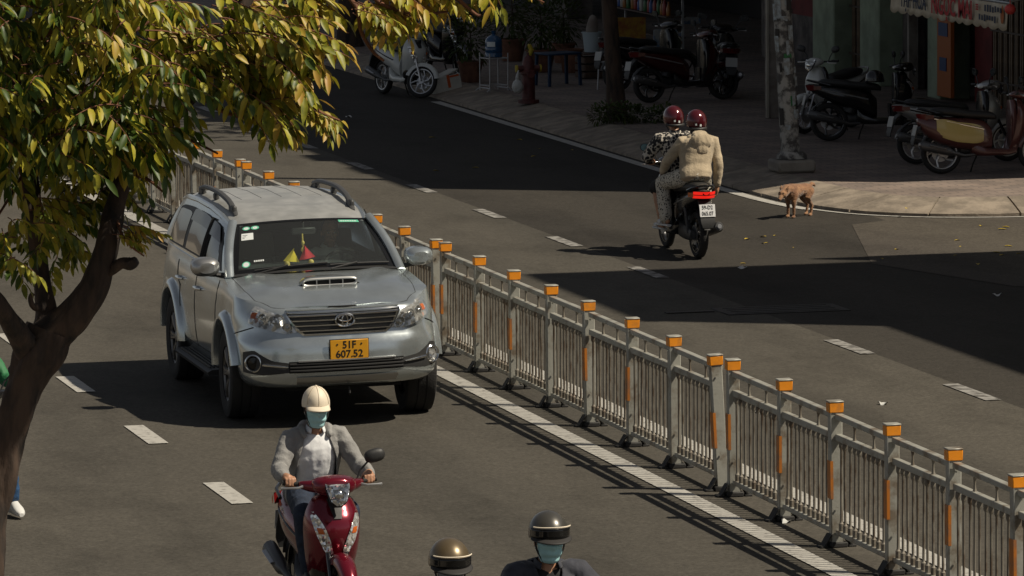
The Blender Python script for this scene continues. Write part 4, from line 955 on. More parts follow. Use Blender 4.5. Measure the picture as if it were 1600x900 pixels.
def hand_grip(mb, s, w):
    # palm and five fingers closed round the handlebar grip (s = +1 left, -1 right)
    mb.caps([w, V(.25, s * .325, 1.035), V(.28, s * .315, 1.033)], [.026, .030, .030], 8); mb.ell((.265, s * .315, 1.034), (.038, .044, .019))
    for i, (L1, L2) in enumerate(((.036, .038), (.040, .044), (.040, .042), (.034, .034))):
        y = s * (.272 + .0235 * i); k = V(.288, y, 1.034); a = k + V(L1, 0, -.004); b = a + V(.006, 0, -L2); c = b + V(-.022, 0, -.016)
        mb.caps([k, a, b, c], [.0105, .0098, .0092, .0082], 7)
    mb.caps([V(.245, s * .285, 1.028), V(.275, s * .262, 1.01), V(.305, s * .262, .982), V(.325, s * .272, .972)], [.014, .0125, .011, .0095], 7)
def hand_rest(mb, w, d, side, down=V(0, 0, -1)):
    # relaxed hand at wrist w pointing along d; side = direction of the thumb
    d = d.normalized(); side = (side - d * side.dot(d)).normalized(); n = d.cross(side)
    curl = n if n.dot(down) > 0 else -n
    mb.caps([w, w + d * .04, w + d * .075], [.024, .028, .028], 8); mb.ell(w + d * .055, (.03, .03, .022))
    for i, L in enumerate((.070, .078, .072, .056)):
        k = w + d * .088 + side * (.027 - .018 * i); a = k + d * (L * .45) + curl * .006; b = a + d * (L * .30) + curl * .018; c = b + d * (L * .12) + curl * .018
        mb.caps([k - d * .02, k, a, b, c], [.010, .0098, .0092, .0085, .0075], 7)
    mb.caps([w + d * .025 + side * .02, w + d * .055 + side * .042, w + d * .085 + side * .046 + curl * .01], [.013, .0115, .009], 7)
def head_axes(P):
    f = P['face'].normalized(); u = (V(0, 0, 1) - f * f.z).normalized(); l = u.cross(f); return f, l, u
def person(loc, rz, label, P, clothes, helmet, mask=None, group=None, skin='skin', lean=0.0, sc=None, hair=False, shoes='shoe_black', wid=.94):
    t = thing('person', loc, rz, label, 'person', group, sc); t.rotation_euler = (lean, 0, rz); t.scale = (1, wid, 1)
    f, l, u = head_axes(P); c = P['head']; B = basis(f, l, u).to_3x3()
    h = lambda a, b, d: c + f * a + l * b + u * d
    mb = MB()
    mb.loft(torso_rings(P, -.012))
    mb.caps([P['neck'] + V(0, 0, -.05), P['neck'] + V(.0, 0, .02), h(-.01, 0, -.08)], [.062, .055, .052], 12)
    mb.ell(h(-.012, 0, .028), (.098, .077, .098), 18, 12, B); mb.ell(h(.022, 0, -.045), (.068, .058, .075), 16, 10, B); mb.ell(h(.058, 0, -.098), (.026, .028, .022), 10, 8, B)
    mb.caps([h(.088, 0, .02), h(.102, 0, -.005), h(.112, 0, -.026)], [.009, .0115, .0145], 8); mb.ell(h(.098, 0, -.030), (.013, .021, .010), 10, 6, B)
    mb.ell(h(.080, 0, .036), (.017, .056, .013), 12, 6, B); mb.ell(h(.086, 0, -.062), (.012, .026, .010), 10, 6, B)
    for s in (-1, 1): mb.ell(h(.062, s * .040, -.014), (.024, .022, .020), 10, 6, B); mb.ell(h(-.012, s * .080, -.010), (.020, .010, .032), 10, 6, B)
    for s in (0, 1):
        mb.caps([P['sh'][s], P['el'][s]], [.047, .038]); mb.caps([P['el'][s], P['wr'][s]], [.039, .026])
        if P['grip'][s] is True: hand_grip(mb, 1 - 2 * s, P['wr'][s])
        else: hand_rest(mb, P['wr'][s], P['grip'][s][0], P['grip'][s][1])
        mb.caps([P['hi'][s], P['kn'][s]], [.078, .052]); mb.caps([P['kn'][s], P['kn'][s].lerp(P['an'][s], .35), P['an'][s]], [.050, .052, .034])
        mb.caps([P['an'][s] - (P['toe'][s] - P['an'][s]).normalized() * .04 + V(0, 0, -.03), P['toe'][s]], [.032, .026], 8)
    me = remesh(mb, .0065, 4); me.materials.append(MATS[skin]); me.shade_smooth(); body = link('body', me, t)
    for s in (-1, 1):
        e = MB(); e.ell(h(.083, s * .031, .013), (.010, .012, .0085), 10, 6, B); eo = e.build('eye', MATS['eye_white'], t)
        e = MB(); e.ell(h(.0905, s * .031, .013), (.004, .0055, .0055), 8, 5, B); e.build('iris', MATS['eye_dark'], eo)
        e = MB(); e.tube([h(.090, s * .014, .034), h(.092, s * .03, .039), h(.082, s * .050, .034)], [.004, .0045, .003], 5); e.build('eyebrow', MATS['hair'], t)
    e = MB(); e.grid(lambda i, j: (lambda a, b: h(-.014 + .104 * math.cos(a) * math.cos(b), .083 * math.sin(a) * math.cos(b), .028 + .104 * math.sin(b)))(lerp(R_(75), R_(285), i), lerp(R_(-42 if not hair else -50), R_(88), j)), 20, 10); e.build('hair', MATS['hair'], t)
    if hair:
        e = MB()
        for k in range(9):
            a = lerp(-.9, .9, k / 8); e.caps([h(-.09 * math.cos(a), .08 * math.sin(a), -.03), h(-.105 * math.cos(a), .088 * math.sin(a), -.09), h(-.11 * math.cos(a) - .01, .085 * math.sin(a), -.16)], [.022, .02, .010], 6)
        e.build('long_hair', MATS['hair'], t)
    clothes(t, P)
    helmet(t, h, f, l, u, B)
    if mask:
        def mk(i, j):
            a = lerp(R_(-82), R_(82), i); v = j; rr = interp([(0, .082), (.2, .105), (.6, .124), (.85, .124), (1, .108)], v)
            bulge = .0055 * math.sin(v * 17) * math.cos(a); nose = .012 * math.exp(-(a / .22) ** 2) * smooth((v - .5) / .3)
            return h((rr + bulge + nose) * math.cos(a) ** .8 - .004, (interp([(0, .052), (.35, .072), (1, .080)], v) + bulge) * math.sin(a), lerp(-.120, .002 + .010 * math.cos(a), v))
        e = MB(); e.grid(mk, 22, 20); mo = e.build('face_mask', MATS[mask], t, ang=80)
        for s in (-1, 1):
            for j in (.12, .9):
                e = MB(); e.tube([mk(0 if s < 0 else 1, j), h(-.02, s * .088, lerp(-.03, .0, j))], .0018, 4); e.build('ear_loop', MATS['sticker_white'], mo)
    for s in (0, 1):
        an, to = P['an'][s], P['toe'][s]; d = (to - an); d.z = 0; d = d.normalized() if d.length > .01 else V(1, 0, 0); sd = V(-d.y, d.x, 0); zf = min(an.z, to.z) - .075 + .03
        m0 = MB(); base = V(an.x, an.y, to.z - .028)
        for q in (1,):
            rings = []
            for x, w, hh in ((-.075, .028, .035), (-.05, .038, .05), (0, .040, .062), (.06, .043, .048), (.12, .047, .036), (.165, .040, .026), (.19, .018, .014)): rings.append(srng(base + d * x + V(0, 0, hh - .004), sd, V(0, 0, 1), w, hh, 12, .75))
        m0.loft(rings)
        if shoes == 'sandal':
            m0 = MB(); m0.loft([srng(base + d * x + V(0, 0, .004), sd, V(0, 0, 1), w, .014, 12, .8) for x, w in ((-.08, .03), (-.05, .042), (.05, .045), (.12, .05), (.17, .04), (.19, .02))])
            m0.loft([srng(base + d * x + V(0, 0, .036), sd, V(0, 0, 1), .052, .03, 12, .8) for x in (.05, .08, .12)])
        m0.build('shoe' if shoes != 'sandal' else 'sandal', MATS[shoes], t)
    return t
def garment(t, name, mb, m, vox=.009, amp=.004, sc=16, seed=0.0, it=3, cutf=None, solid=0.0, stretch=(1, 1, 1)):
    me = remesh(mb, vox, it); wrinkle(me, amp, sc, seed, stretch)
    if cutf:
        bm = bmesh.new(); bm.from_mesh(me); bm.normal_update()
        bmesh.ops.delete(bm, geom=[q for q in bm.faces if cutf(q.calc_center_median(), q.normal)], context='FACES')
        for _ in range(6):
            bv = [v for v in bm.verts if v.is_boundary]; new = {}
            for v in bv:
                nb = [e.other_vert(v).co for e in v.link_edges if e.is_boundary]
                if len(nb) == 2: new[v] = (v.co + (nb[0] + nb[1]) * .5) * .5
            for v, q in new.items(): v.co = q
        bm.to_mesh(me); bm.free()
    me.materials.append(MATS[m]); me.shade_smooth(); o = link(name, me, t)
    if solid: md = o.modifiers.new('s', 'SOLIDIFY'); md.thickness = solid; md.offset = 0
    return o
def trousers(t, P, m, g=.014, short=False, seed=1.0, flare=0.0):
    mb = MB(); R2 = torso_rings(P, g - .002, .27); mb.loft(R2)
    for s in (0, 1):
        hi, kn, an = P['hi'][s], P['kn'][s], P['an'][s]
        mb.caps([hi, hi.lerp(kn, .5), kn], [.088 + g, .076 + g, .060 + g], 14)
        if not short: mb.caps([kn, kn.lerp(an, .4), kn.lerp(an, .93)], [.059 + g, .055 + g + flare * .5, .044 + g + flare], 12)
    return garment(t, 'trousers' if not short else 'shorts', mb, m, amp=.006, sc=11, seed=seed)
def sleeves(mb, P, g, long=True, frac=.97):
    for s in (0, 1):
        sh, el, wr = P['sh'][s], P['el'][s], P['wr'][s]
        mb.caps([sh.lerp(P['neck'], .35) + V(0, 0, -.01), sh, sh.lerp(el, .5), el], [.05 + g, .056 + g, .051 + g, .045 + g], 14)
        if long: mb.caps([el, el.lerp(wr, .5), el.lerp(wr, frac)], [.046 + g, .043 + g, .031 + g], 12)
def collar(t, P, m, r=.066, name='collar', z=.0, op=70):
    nk = P['neck']; mb = MB()
    mb.grid(lambda i, j: (lambda a: nk + V(math.cos(a) * (r + .014 * j) + (.02 if math.cos(a) > 0 else 0), math.sin(a) * (r + .016 * j), z + .035 - .035 * j - .022 * max(0, math.cos(a)) ))(lerp(R_(op / 2), R_(360 - op / 2), i)), 24, 3)
    o = mb.build(name, MATS[m], t); md = o.modifiers.new('s', 'SOLIDIFY'); md.thickness = .006; return o
def dome(t, h, m, r=(.128, .112, .125), zc=.035, front=8, back=-28, side=-12, name='helmet', thick=.012):
    def low(a): ca = math.cos(a); return R_(lerp(side, front if ca > 0 else back, abs(ca) ** 1.5))
    def pt(i, j, k=0.0):
        a = 2 * math.pi * i; b = lerp(low(a), R_(89.9), j); return h((r[0] - k) * math.cos(a) * math.cos(b) - .008, (r[1] - k) * math.sin(a) * math.cos(b), zc + (r[2] - k) * math.sin(b))
    mb = MB(); n = 32; rows = [[pt(i / n, 0, thick) for i in range(n)]] + [[pt(i / n, j / 10) for i in range(n)] for j in range(11)]
    mb.loft(rows, False, True); return mb.build(name, MATS[m], t, ang=60)
def chin_strap(ho, h, m='strap'):
    for s in (-1, 1):
        mb = MB(); mb.tube([h(.02, s * .098, .02), h(.035, s * .082, -.05), h(.045, s * .045, -.115), h(.045, 0, -.128)], .006, 5); mb.build('chin_strap', MATS[m], ho)
def cap_helmet(m):
    def fn(t, h, f, l, u, B):
        ho = dome(t, h, m, (.122, .107, .118), .034, 2, -30, -10)
        mb = MB(); mb.grid(lambda i, j: (lambda a: h(.098 * math.cos(a) + j * .075 * math.cos(a) ** .5, .104 * math.sin(a), .036 - j * .022 * 1.0 - .012 * math.sin(a) ** 2 * j + .004))(lerp(R_(-62), R_(62), i)), 16, 5); o = mb.build('peak', MATS[m], ho); md = o.modifiers.new('s', 'SOLIDIFY'); md.thickness = .006
        for k in (-1, 0, 1):
            mb = MB(); mb.tube([h((.1225) * math.cos(R_(a)) * math.cos(R_(50 * k)) - .008, .108 * math.cos(R_(a)) * math.sin(R_(50 * k)), .034 + .1185 * math.sin(R_(a))) for a in range(5, 88, 6)], .0018, 4); mb.build('seam', MATS['khaki_cloth'], ho)
        mb = MB(); mb.ell(h(-.008, 0, .154), (.009, .009, .005)); mb.build('button', MATS[m], ho); chin_strap(ho, h)
    return fn
def half_helmet(m, strapm='strap'):
    def fn(t, h, f, l, u, B):
        ho = dome(t, h, m, (.135, .122, .128), .038, 2, -22, -10)
        mb = MB(); mb.grid(lambda i, j: (lambda a: h(.137 * math.cos(a) * 1.02 - .004, .124 * math.sin(a) * 1.02, .038 + lerp(-.012, .044, j) + .012 * math.cos(a) ** 2))(lerp(R_(-80), R_(80), i)), 22, 4); o = mb.build('goggle_band', MATS['black_gloss'], ho); md = o.modifiers.new('s', 'SOLIDIFY'); md.thickness = .010
        mb = MB(); mb.tube([(lambda a: h(.138 * math.cos(a) * 1.03 - .004, .125 * math.sin(a) * 1.03, .092 + .012 * math.cos(a) ** 2))(lerp(R_(-62), R_(62), i / 20)) for i in range(21)], .004, 5); mb.build('band_edge', MATS['cap_cream'], ho)
        mb = MB(); mb.grid(lambda i, j: (lambda a: h(.128 * math.cos(a) + j * .055 * max(0, math.cos(a)) ** .5, (.120 + .01 * j) * math.sin(a), .036 - j * .016))(lerp(R_(-78), R_(78), i)), 18, 4); o = mb.build('peak', MATS['strap'], ho); md = o.modifiers.new('s', 'SOLIDIFY'); md.thickness = .005
        chin_strap(ho, h)
    return fn
def full_helmet(m):
    def fn(t, h, f, l, u, B):
        ho = dome(t, h, m, (.138, .124, .135), .032, 0, -52, -38)
        mb = MB(); mb.grid(lambda i, j: (lambda a: h(.140 * math.cos(a) - .008, .126 * math.sin(a), -.045 - .03 * j + .02 * (1 - abs(math.cos(a)))))(lerp(R_(110), R_(250), i)), 16, 2); o = mb.build('lower_trim', MATS['black_plastic'], ho); md = o.modifiers.new('s', 'SOLIDIFY'); md.thickness = .01
        for a, z in ((168, -.02), (195, -.03)):
            mb = MB(); mb.grid(lambda i, j: (lambda q: h(.1405 * math.cos(q) * math.cos(R_(18)) - .008, .1265 * math.sin(q) * math.cos(R_(18)), z + .024 * j))(lerp(R_(a - 5), R_(a + 5), i)), 3, 2); mb.build('sticker', MATS['sticker_white'], ho)
        chin_strap(ho, h)
    return fn
# ---- outfits
def outfit_grey_jacket(t, P):
    trousers(t, P, 'denim')
    mb = MB(); mb.loft(torso_rings(P, .006)); sleeves(mb, P, .0, False); garment(t, 'shirt', mb, 'polo_white', amp=.0035, sc=14, seed=4)
    collar(t, P, 'polo_white', .064, 'shirt_collar', -.004, 80)
    mb = MB(); mb.grid(lambda i, j: V(lerp(.062, .045, i) - .10 + .005 + .02 * math.sin(i * 2), (j - .5) * .035, lerp(1.255, 1.09, i)), 5, 1); mb.build('placket', MATS['polo_white'], t)
    mb = MB(); mb.loft(torso_rings(P, .024, wscale=1.04)); sleeves(mb, P, .012)
    cut = lambda p, n: n.x > .12 and abs(p.y) < interp([(.70, .19), (.9, .175), (1.1, .15), (1.22, .11), (1.28, .085), (1.34, .07)], p.z) and p.x > -.16 and abs(p.y) < .20
    j = garment(t, 'jacket', mb, 'jacket_grey', amp=.007, sc=12, seed=2, cutf=cut, solid=.007)
    nk = P['neck']; mb = MB(); mb.caps([nk + V(.065, -.10, -.03), nk + V(.0, -.115, .0), nk + V(-.07, -.07, .015), nk + V(-.095, 0, .02), nk + V(-.07, .07, .015), nk + V(.0, .115, .0), nk + V(.065, .10, -.03)], [.022, .032, .036, .038, .036, .032, .022], 10); garment(t, 'hood', mb, 'jacket_grey', amp=.005, sc=18, seed=8)
def outfit_navy(t, P):
    trousers(t, P, 'black_cloth')
    mb = MB(); mb.loft(torso_rings(P, .0)); garment(t, 'undershirt', mb, 'black_cloth', amp=.003)
    mb = MB(); mb.loft(torso_rings(P, .024, wscale=1.04)); sleeves(mb, P, .012)
    cut = lambda p, n: n.x > .1 and abs(p.y) < interp([(1.0, .02), (1.12, .045), (1.3, .085)], p.z) and p.x > -.17 and p.z > 1.0
    garment(t, 'jacket', mb, 'navy_cloth', amp=.008, sc=11, seed=6, cutf=cut, solid=.008); collar(t, P, 'navy_cloth', .072, 'collar', -.002, 90)
def outfit_plain(top, bottom, seed):
    def fn(t, P):
        trousers(t, P, bottom, seed=seed)
        mb = MB(); mb.loft(torso_rings(P, .018)); sleeves(mb, P, .010); garment(t, 'jacket', mb, top, amp=.006, sc=12, seed=seed); collar(t, P, top, .07, 'collar', .0, 60)
    return fn
def outfit_print(t, P):
    trousers(t, P, 'black_cloth', short=True, g=.02)
    mb = MB(); mb.loft(torso_rings(P, .020, wscale=1.05)); sleeves(mb, P, .022, False); garment(t, 'shirt', mb, 'printed_shirt', amp=.006, sc=11, seed=5); collar(t, P, 'printed_shirt', .066)
def outfit_hoodie(t, P):
    trousers(t, P, 'dotted_cloth', g=.022, seed=9, flare=.012)
    mb = MB(); mb.loft(torso_rings(P, .026, wscale=1.04)); sleeves(mb, P, .014); garment(t, 'hooded_jacket', mb, 'khaki_cloth', amp=.0045, sc=6, seed=3, stretch=(1, .5, 1.8))
    nk = P['neck']; mb = MB()
    for s in (-1, 1): mb.caps([nk + V(.0, s * .105, .0), nk + V(-.07, s * .105, -.015), nk + V(-.125, s * .06, -.065), nk + V(-.16, 0, -.13)], [.03, .04, .045, .035], 12)
    mb.ell(nk + V(-.15, 0, -.05), (.06, .135, .10)); mb.ell(nk + V(-.175, 0, -.135), (.035, .08, .07)); mb.ell(nk + V(-.09, 0, .02), (.06, .10, .05)); garment(t, 'hood', mb, 'khaki_cloth', amp=.005, sc=10, seed=1, stretch=(1, 1.6, .8))
# ---- moving motorbikes and their riders
TO_CAM = -math.pi / 2; AWAY = math.pi / 2
B1 = (7.52, 34.42, 0); R1Z = TO_CAM + .02
scooter('scooter', B1, R1Z, 'glossy maroon scooter ridden towards the viewer in front of the silver SUV', 'scooters being ridden', 'maroon', 'bike_black', mirrors=(1,), wid=.88)
person(B1, R1Z, 'rider in grey jacket, white polo shirt, cream cap helmet and teal face mask', SP(face=V(1, -.06, -.10)), outfit_grey_jacket, cap_helmet('cap_cream'), 'mask_teal', wid=.88)
B3 = (7.57, 28.53, 0); R3Z = TO_CAM - .02
scooter('scooter', B3, R3Z, 'dark scooter under the navy-jacketed rider, below the bottom edge of the photo', 'scooters being ridden', 'bike_black', 'bike_black', mirrors=())
person(B3, R3Z, 'rider in navy jacket with dark grey half helmet and teal face mask', SP(face=V(1, .02, -.10), el=(V(.0, .37, 1.06), V(.0, -.37, 1.06))), outfit_navy, half_helmet('helmet_grey'), 'mask_teal')
B2 = (6.80, 27.75, 0); R2Z = TO_CAM
scooter('scooter', B2, R2Z, 'grey scooter under the bronze-helmeted rider, below the bottom edge of the photo', 'scooters being ridden', 'bike_grey', 'bike_black', mirrors=())
person(B2, R2Z, 'rider cut off by the bottom edge, bronze half helmet and grey face mask', SP(face=V(1, 0, -.16)), outfit_plain('black_cloth', 'black_cloth', 3), half_helmet('helmet_bronze'), 'mask_grey')
BL = (5.95, 39.75, 0)
scooter('scooter', BL, TO_CAM + .05, 'dark scooter half hidden behind the leaning tree trunk', 'scooters being ridden', 'bike_black', 'bike_black', mirrors=(1,))
person(BL, TO_CAM + .05, 'rider in green jacket and blue trousers, mostly hidden behind the tree trunk', SP(kn=(V(.20, .27, .62), V(.21, -.185, .775)), an=(V(.10, .34, .13), V(.16, -.135, .37)), toe=(V(.24, .36, .055), V(.30, -.15, .325))), outfit_plain('green_cloth', 'blue_cloth', 2), half_helmet('helmet_grey'), None, shoes='shoe_white')
BP = (16.58, 56.62, 0)
scooter('scooter', BP, AWAY, 'black scooter seen from behind with lit tail lamp and plate 59-D2 065.07', 'scooters being ridden', 'bike_black', 'bike_black', mirrors=(1,), plate=('59-D2', '065.07'), brake=True, mglass='mirror_face', lean=.0)
person(BP, AWAY, 'scooter driver in black and cream printed shirt, maroon helmet, bare legs', SP(pel=V(-.10, .02, .86), neck=V(.04, .08, 1.345), head=V(.085, .085, 1.485), sh=(V(.02, .275, 1.285), V(.02, -.115, 1.285)), hi=(V(-.06, .11, .86), V(-.06, -.09, .86)), el=(V(.12, .40, 1.08), V(.12, -.30, 1.08)), kn=(V(.20, .27, .72), V(.20, -.25, .72)), an=(V(.06, .24, .33), V(.10, -.22, .33)), toe=(V(.20, .27, .30), V(.22, -.24, .30))), outfit_print, full_helmet('helmet_maroon'), shoes='sandal')
person(BP, AWAY, 'scooter passenger in khaki hooded jacket and spotted trousers, maroon helmet', SP(pel=V(-.47, -.01, .905), neck=V(-.33, -.08, 1.335), head=V(-.28, -.085, 1.465), face=V(1, -.15, -.1), sh=(V(-.35, .11, 1.275), V(-.35, -.27, 1.275)), hi=(V(-.42, .10, .89), V(-.42, -.10, .89)), el=(V(-.26, .27, 1.06), V(-.42, -.31, 1.03)), wr=(V(-.02, .25, .93), V(-.40, -.30, .80)), kn=(V(-.06, .27, .80), V(-.06, -.25, .80)), an=(V(-.16, .26, .40), V(-.10, -.24, .42)), toe=(V(-.02, .29, .36), V(.04, -.26, .38)),
       grip=((V(1, -.3, -.35), V(0, -1, 0)), (V(.1, 0, -1), V(1, 0, 0)))), outfit_hoodie, full_helmet('helmet_maroon'), hair=True, shoes='sandal')
# SUV driver, dim behind the windscreen
drv = person((9.848, 44.66, 0), SUV.rotation_euler[2], 'driver sitting behind the wheel inside the silver SUV', SP(pel=V(-1.50, .36, .82), neck=V(-1.58, .36, 1.30), head=V(-1.54, .36, 1.43), sh=(V(-1.58, .55, 1.22), V(-1.58, .17, 1.22)), el=(V(-1.34, .60, 1.03), V(-1.34, .14, 1.03)), wr=(V(-1.08, .53, 1.16), V(-1.08, .21, 1.16)), hi=(V(-1.45, .46, .82), V(-1.45, .26, .82)), kn=(V(-1.02, .48, .90), V(-1.02, .26, .90)), an=(V(-.82, .46, .80), V(-.82, .28, .80)), toe=(V(-.72, .46, .79), V(-.72, .28, .79)), grip=((V(1, -.2, .1), V(0, -.2, 1)), (V(1, .2, .1), V(0, .2, 1)))), outfit_plain('polo_white', 'black_cloth', 7), lambda *a: None)
# ================================================================ NEAR TREE
def ray(px, py):
    return _F + _r * ((px - 800) / 8260.97) - _u * ((py - 450) / 8260.97)
def atY(px, py, Y):
    d = ray(px, py); q = d * (Y / d.y); return V(q.x, q.y, q.z + CAM_H)
def gpt(px, py, z=0.0):
    d = ray(px, py); q = d * ((z - CAM_H) / d.z); return V(q.x, q.y, z)
def bark(name, a, b, sc):
    m = mat(name, a, .9, col2=b, vscale=sc, lo=.35, hi=.6, bump=.9, bscale=sc * 1.6, stretch=(1, 1, .28)); return m
bark('bark', (.066, .041, .027), (.013, .010, .008), 9); bark('bark_twig', (.17, .07, .035), (.08, .035, .02), 20)
def leaf_mat(name, g, y, b, trans=.35):
    m = bpy.data.materials.new(name); m.use_nodes = True; nt = m.node_tree; N = nt.nodes.new; L = nt.links.new; p = nt.nodes['Principled BSDF']; o = nt.nodes['Material Output']
    ge = N('ShaderNodeNewGeometry'); oi = N('ShaderNodeObjectInfo'); tc = N('ShaderNodeTexCoord'); n = N('ShaderNodeTexNoise'); n.inputs['Scale'].default_value = 1.6; n.inputs['Detail'].default_value = 2; L(ge.outputs['Position'], n.inputs['Vector'])
    n2 = N('ShaderNodeTexNoise'); n2.inputs['Scale'].default_value = 38; n2.inputs['Detail'].default_value = 3; L(ge.outputs['Position'], n2.inputs['Vector'])
    a = N('ShaderNodeMath'); a.operation = 'MULTIPLY_ADD'; a.inputs[1].default_value = .42; L(ge.outputs['Random Per Island'], a.inputs[0]); 
    s = N('ShaderNodeMath'); s.operation = 'MULTIPLY_ADD'; s.inputs[1].default_value = .75; sx = N('ShaderNodeSeparateXYZ'); L(ge.outputs['Position'], sx.inputs[0]); gx = N('ShaderNodeMapRange'); gx.inputs['From Min'].default_value = 4.4; gx.inputs['From Max'].default_value = 6.4; gx.inputs['To Min'].default_value = -.24; gx.inputs['To Max'].default_value = -.02; L(sx.outputs['X'], gx.inputs['Value']); L(gx.outputs[0], s.inputs[2]); L(n.outputs['Fac'], s.inputs[0]); L(s.outputs[0], a.inputs[2])
    a2 = N('ShaderNodeMath'); a2.operation = 'MULTIPLY_ADD'; a2.inputs[1].default_value = .35; L(n2.outputs['Fac'], a2.inputs[0]); L(a.outputs[0], a2.inputs[2])
    r = N('ShaderNodeValToRGB'); e = r.color_ramp.elements; e[0].position = .42; e[0].color = (*g, 1); e[1].position = 1.06; e[1].color = (*b, 1); q = r.color_ramp.elements.new(.70); q.color = (*y, 1); L(a2.outputs[0], r.inputs[0])
    L(r.outputs[0], p.inputs['Base Color']); p.inputs['Roughness'].default_value = .45; p.inputs['Specular IOR Level'].default_value = .35
    t = N('ShaderNodeBsdfTranslucent'); L(r.outputs[0], t.inputs[0]); mx = N('ShaderNodeMixShader'); mx.inputs[0].default_value = trans; L(p.outputs[0], mx.inputs[1]); L(t.outputs[0], mx.inputs[2]); L(mx.outputs[0], o.inputs[0])
    MATS[name] = m; return m
leaf_mat('leaf', (.045, .080, .008), (.36, .33, .028), (.43, .24, .05), .22)
leaf_mat('leaf_dark', (.030, .062, .012), (.055, .085, .018), (.08, .075, .02), .25)
def leaflet(mb, base, d, up, L, W, droop, rn):
    # folded, arching blade: 3 cross sections plus tip
    d = d.normalized(); s = d.cross(up).normalized(); n = s.cross(d).normalized(); P = [base]; 
    for t, w in ((.22, .75), (.5, 1.0), (.78, .72)):
        c = base + d * (L * t) - V(0, 0, 1) * (droop * L * t * t); f = .22 * W
        P += [c + s * (W * w * .5) + n * f * w, c, c - s * (W * w * .5) + n * f * w]
    P.append(base + d * L - V(0, 0, 1) * (droop * L))
    F = [(0, 1, 2), (0, 2, 3), (1, 4, 5, 2), (2, 5, 6, 3), (4, 7, 8, 5), (5, 8, 9, 6), (7, 10, 8), (8, 10, 9)]
    mb.add(P, F)
def spray_mesh(seed, k=9, L=.098, W=.037):
    # a pinnate leaf: arching stalk along +x with hanging leaflets
    r = random.Random(seed); mb = MB(); RL = .26 + r.uniform(-.03, .05); pts = []
    for i in range(7): t = i / 6; pts.append(V(RL * t, r.uniform(-.006, .006), .02 * t - .10 * t * t))
    mb.tube(pts, [.0045 - .0025 * i / 6 for i in range(7)], 4, mi=1)
    for i in range(k):
        t = .22 + .78 * i / (k - 1); q = min(int(t * 6), 5); c = pts[q].lerp(pts[q + 1], t * 6 - q); sd = 1 if i % 2 else -1
        if i == k - 1: d = V(1, 0, -.7)
        else: d = V(.45 + r.uniform(-.1, .2), sd * (.55 + r.uniform(-.15, .15)), -.75 + r.uniform(-.25, .25))
        leaflet(mb, c, d, V(0, sd * .3, 1) + V(r.uniform(-.3, .3), r.uniform(-.3, .3), 0), L * r.uniform(.75, 1.12) * (1 - .15 * abs(t - .6)), W * r.uniform(.85, 1.15), r.uniform(.15, .5), r)
    return mb
SPR = [spray_mesh(s, 9 + s % 4) for s in range(7)]
SPM = [mb.mesh('leaf_spray', [MATS['leaf'], MATS['bark_twig']], 60) for mb in SPR]
TY = 27.4
tree = thing('street_tree', gpt(-20, 1361), 0, 'near tree with dark leaning trunk and glossy yellow-green compound leaves', 'tree')
T0 = tree.location.copy()
def tp(px, py, dy=0.0): return atY(px, py, TY + dy) - T0
PXM = 8260.97 / 28.2
def limb(name, pts, rad, m='bark', n=24, rough=.12, seed=0):
    P = crom([tp(*p) for p in pts], len(pts) * (9 if n > 10 else 5)); Rr = [interp([(i / (len(rad) - 1), q / PXM) for i, q in enumerate(rad)], k / (len(P) - 1)) for k in range(len(P))]
    mb = MB(); rings = []; ref = None
    for i, p in enumerate(P):
        t = (P[min(i + 1, len(P) - 1)] - P[max(0, i - 1)]).normalized(); a = ref or V(0, 1, 0); u = (a - t * a.dot(t)).normalized(); ref = u; w = t.cross(u)
        rings.append([p + (u * math.cos(2 * math.pi * k / n) + w * math.sin(2 * math.pi * k / n)) * Rr[i] * (1 + rough * 2 * noise.noise(V(p.x * 6 + 2 * math.cos(2 * math.pi * k / n) + seed, p.y * 6 + 2 * math.sin(2 * math.pi * k / n), p.z * 4)) + (.0 if n < 10 else .13 * abs(noise.noise(V(5 * math.cos(2 * math.pi * k / n), 5 * math.sin(2 * math.pi * k / n) + seed, p.z * 3.2))) + .05 * noise.noise(V(11 * math.cos(2 * math.pi * k / n), 11 * math.sin(2 * math.pi * k / n), p.z * 14)))) for k in range(n)])
    mb.loft(rings); return mb.build(name, MATS[m], tree, ang=80)
limb('trunk', [(-20, 1375, 0), (-17, 1150, 0), (-20, 960, 0), (-18, 870, 0), (-11, 800, 0), (4, 732, 0), (17, 672, 0), (39, 605, 0), (58, 555, 0), (74, 515, 0)], [42, 32, 26, 23, 22, 23, 25, 28, 39, 36], 'bark', 36, .16)
limb('branch', [(62, 550, 0), (85, 522, 0), (112, 498, -.05), (146, 452, -.1), (161, 408, -.1), (170, 368, -.1), (178, 330, 0), (200, 270, .1), (250, 205, .2), (310, 135, .2), (352, 69, .2), (382, 5, .2), (420, -90, .3)], [34, 30, 25, 21, 19, 17, 15, 13, 12, 12, 12, 11, 8], seed=2)
limb('branch', [(60, 545, 0), (73, 501, .05), (68, 450, .1), (60, 395, .2), (54, 340, .2), (42, 262, .3), (30, 200, .3), (20, 90, .4), (30, -60, .5)], [24, 17, 14, 13, 13, 13, 12, 10, 6], seed=5)
limb('branch', [(52, 560, 0), (33, 530, -.1), (14, 500, -.2), (-4, 474, -.3), (-50, 420, -.4), (-110, 330, -.4), (-160, 200, -.4)], [24, 17, 15, 14, 13, 11, 7], seed=7)
limb('branch', [(158, 432, -.1), (176, 422, -.15), (190, 412, -.2), (203, 412, -.22), (212, 406, -.24)], [9, 9, 8, 10, 6], 'bark', 10, .3, 3)
limb('branch', [(62, 480, 0), (52, 478, -.1), (48, 466, -.1), (52, 458, -.1)], [6, 5, 4, 4], 'bark', 8, .2, 4)
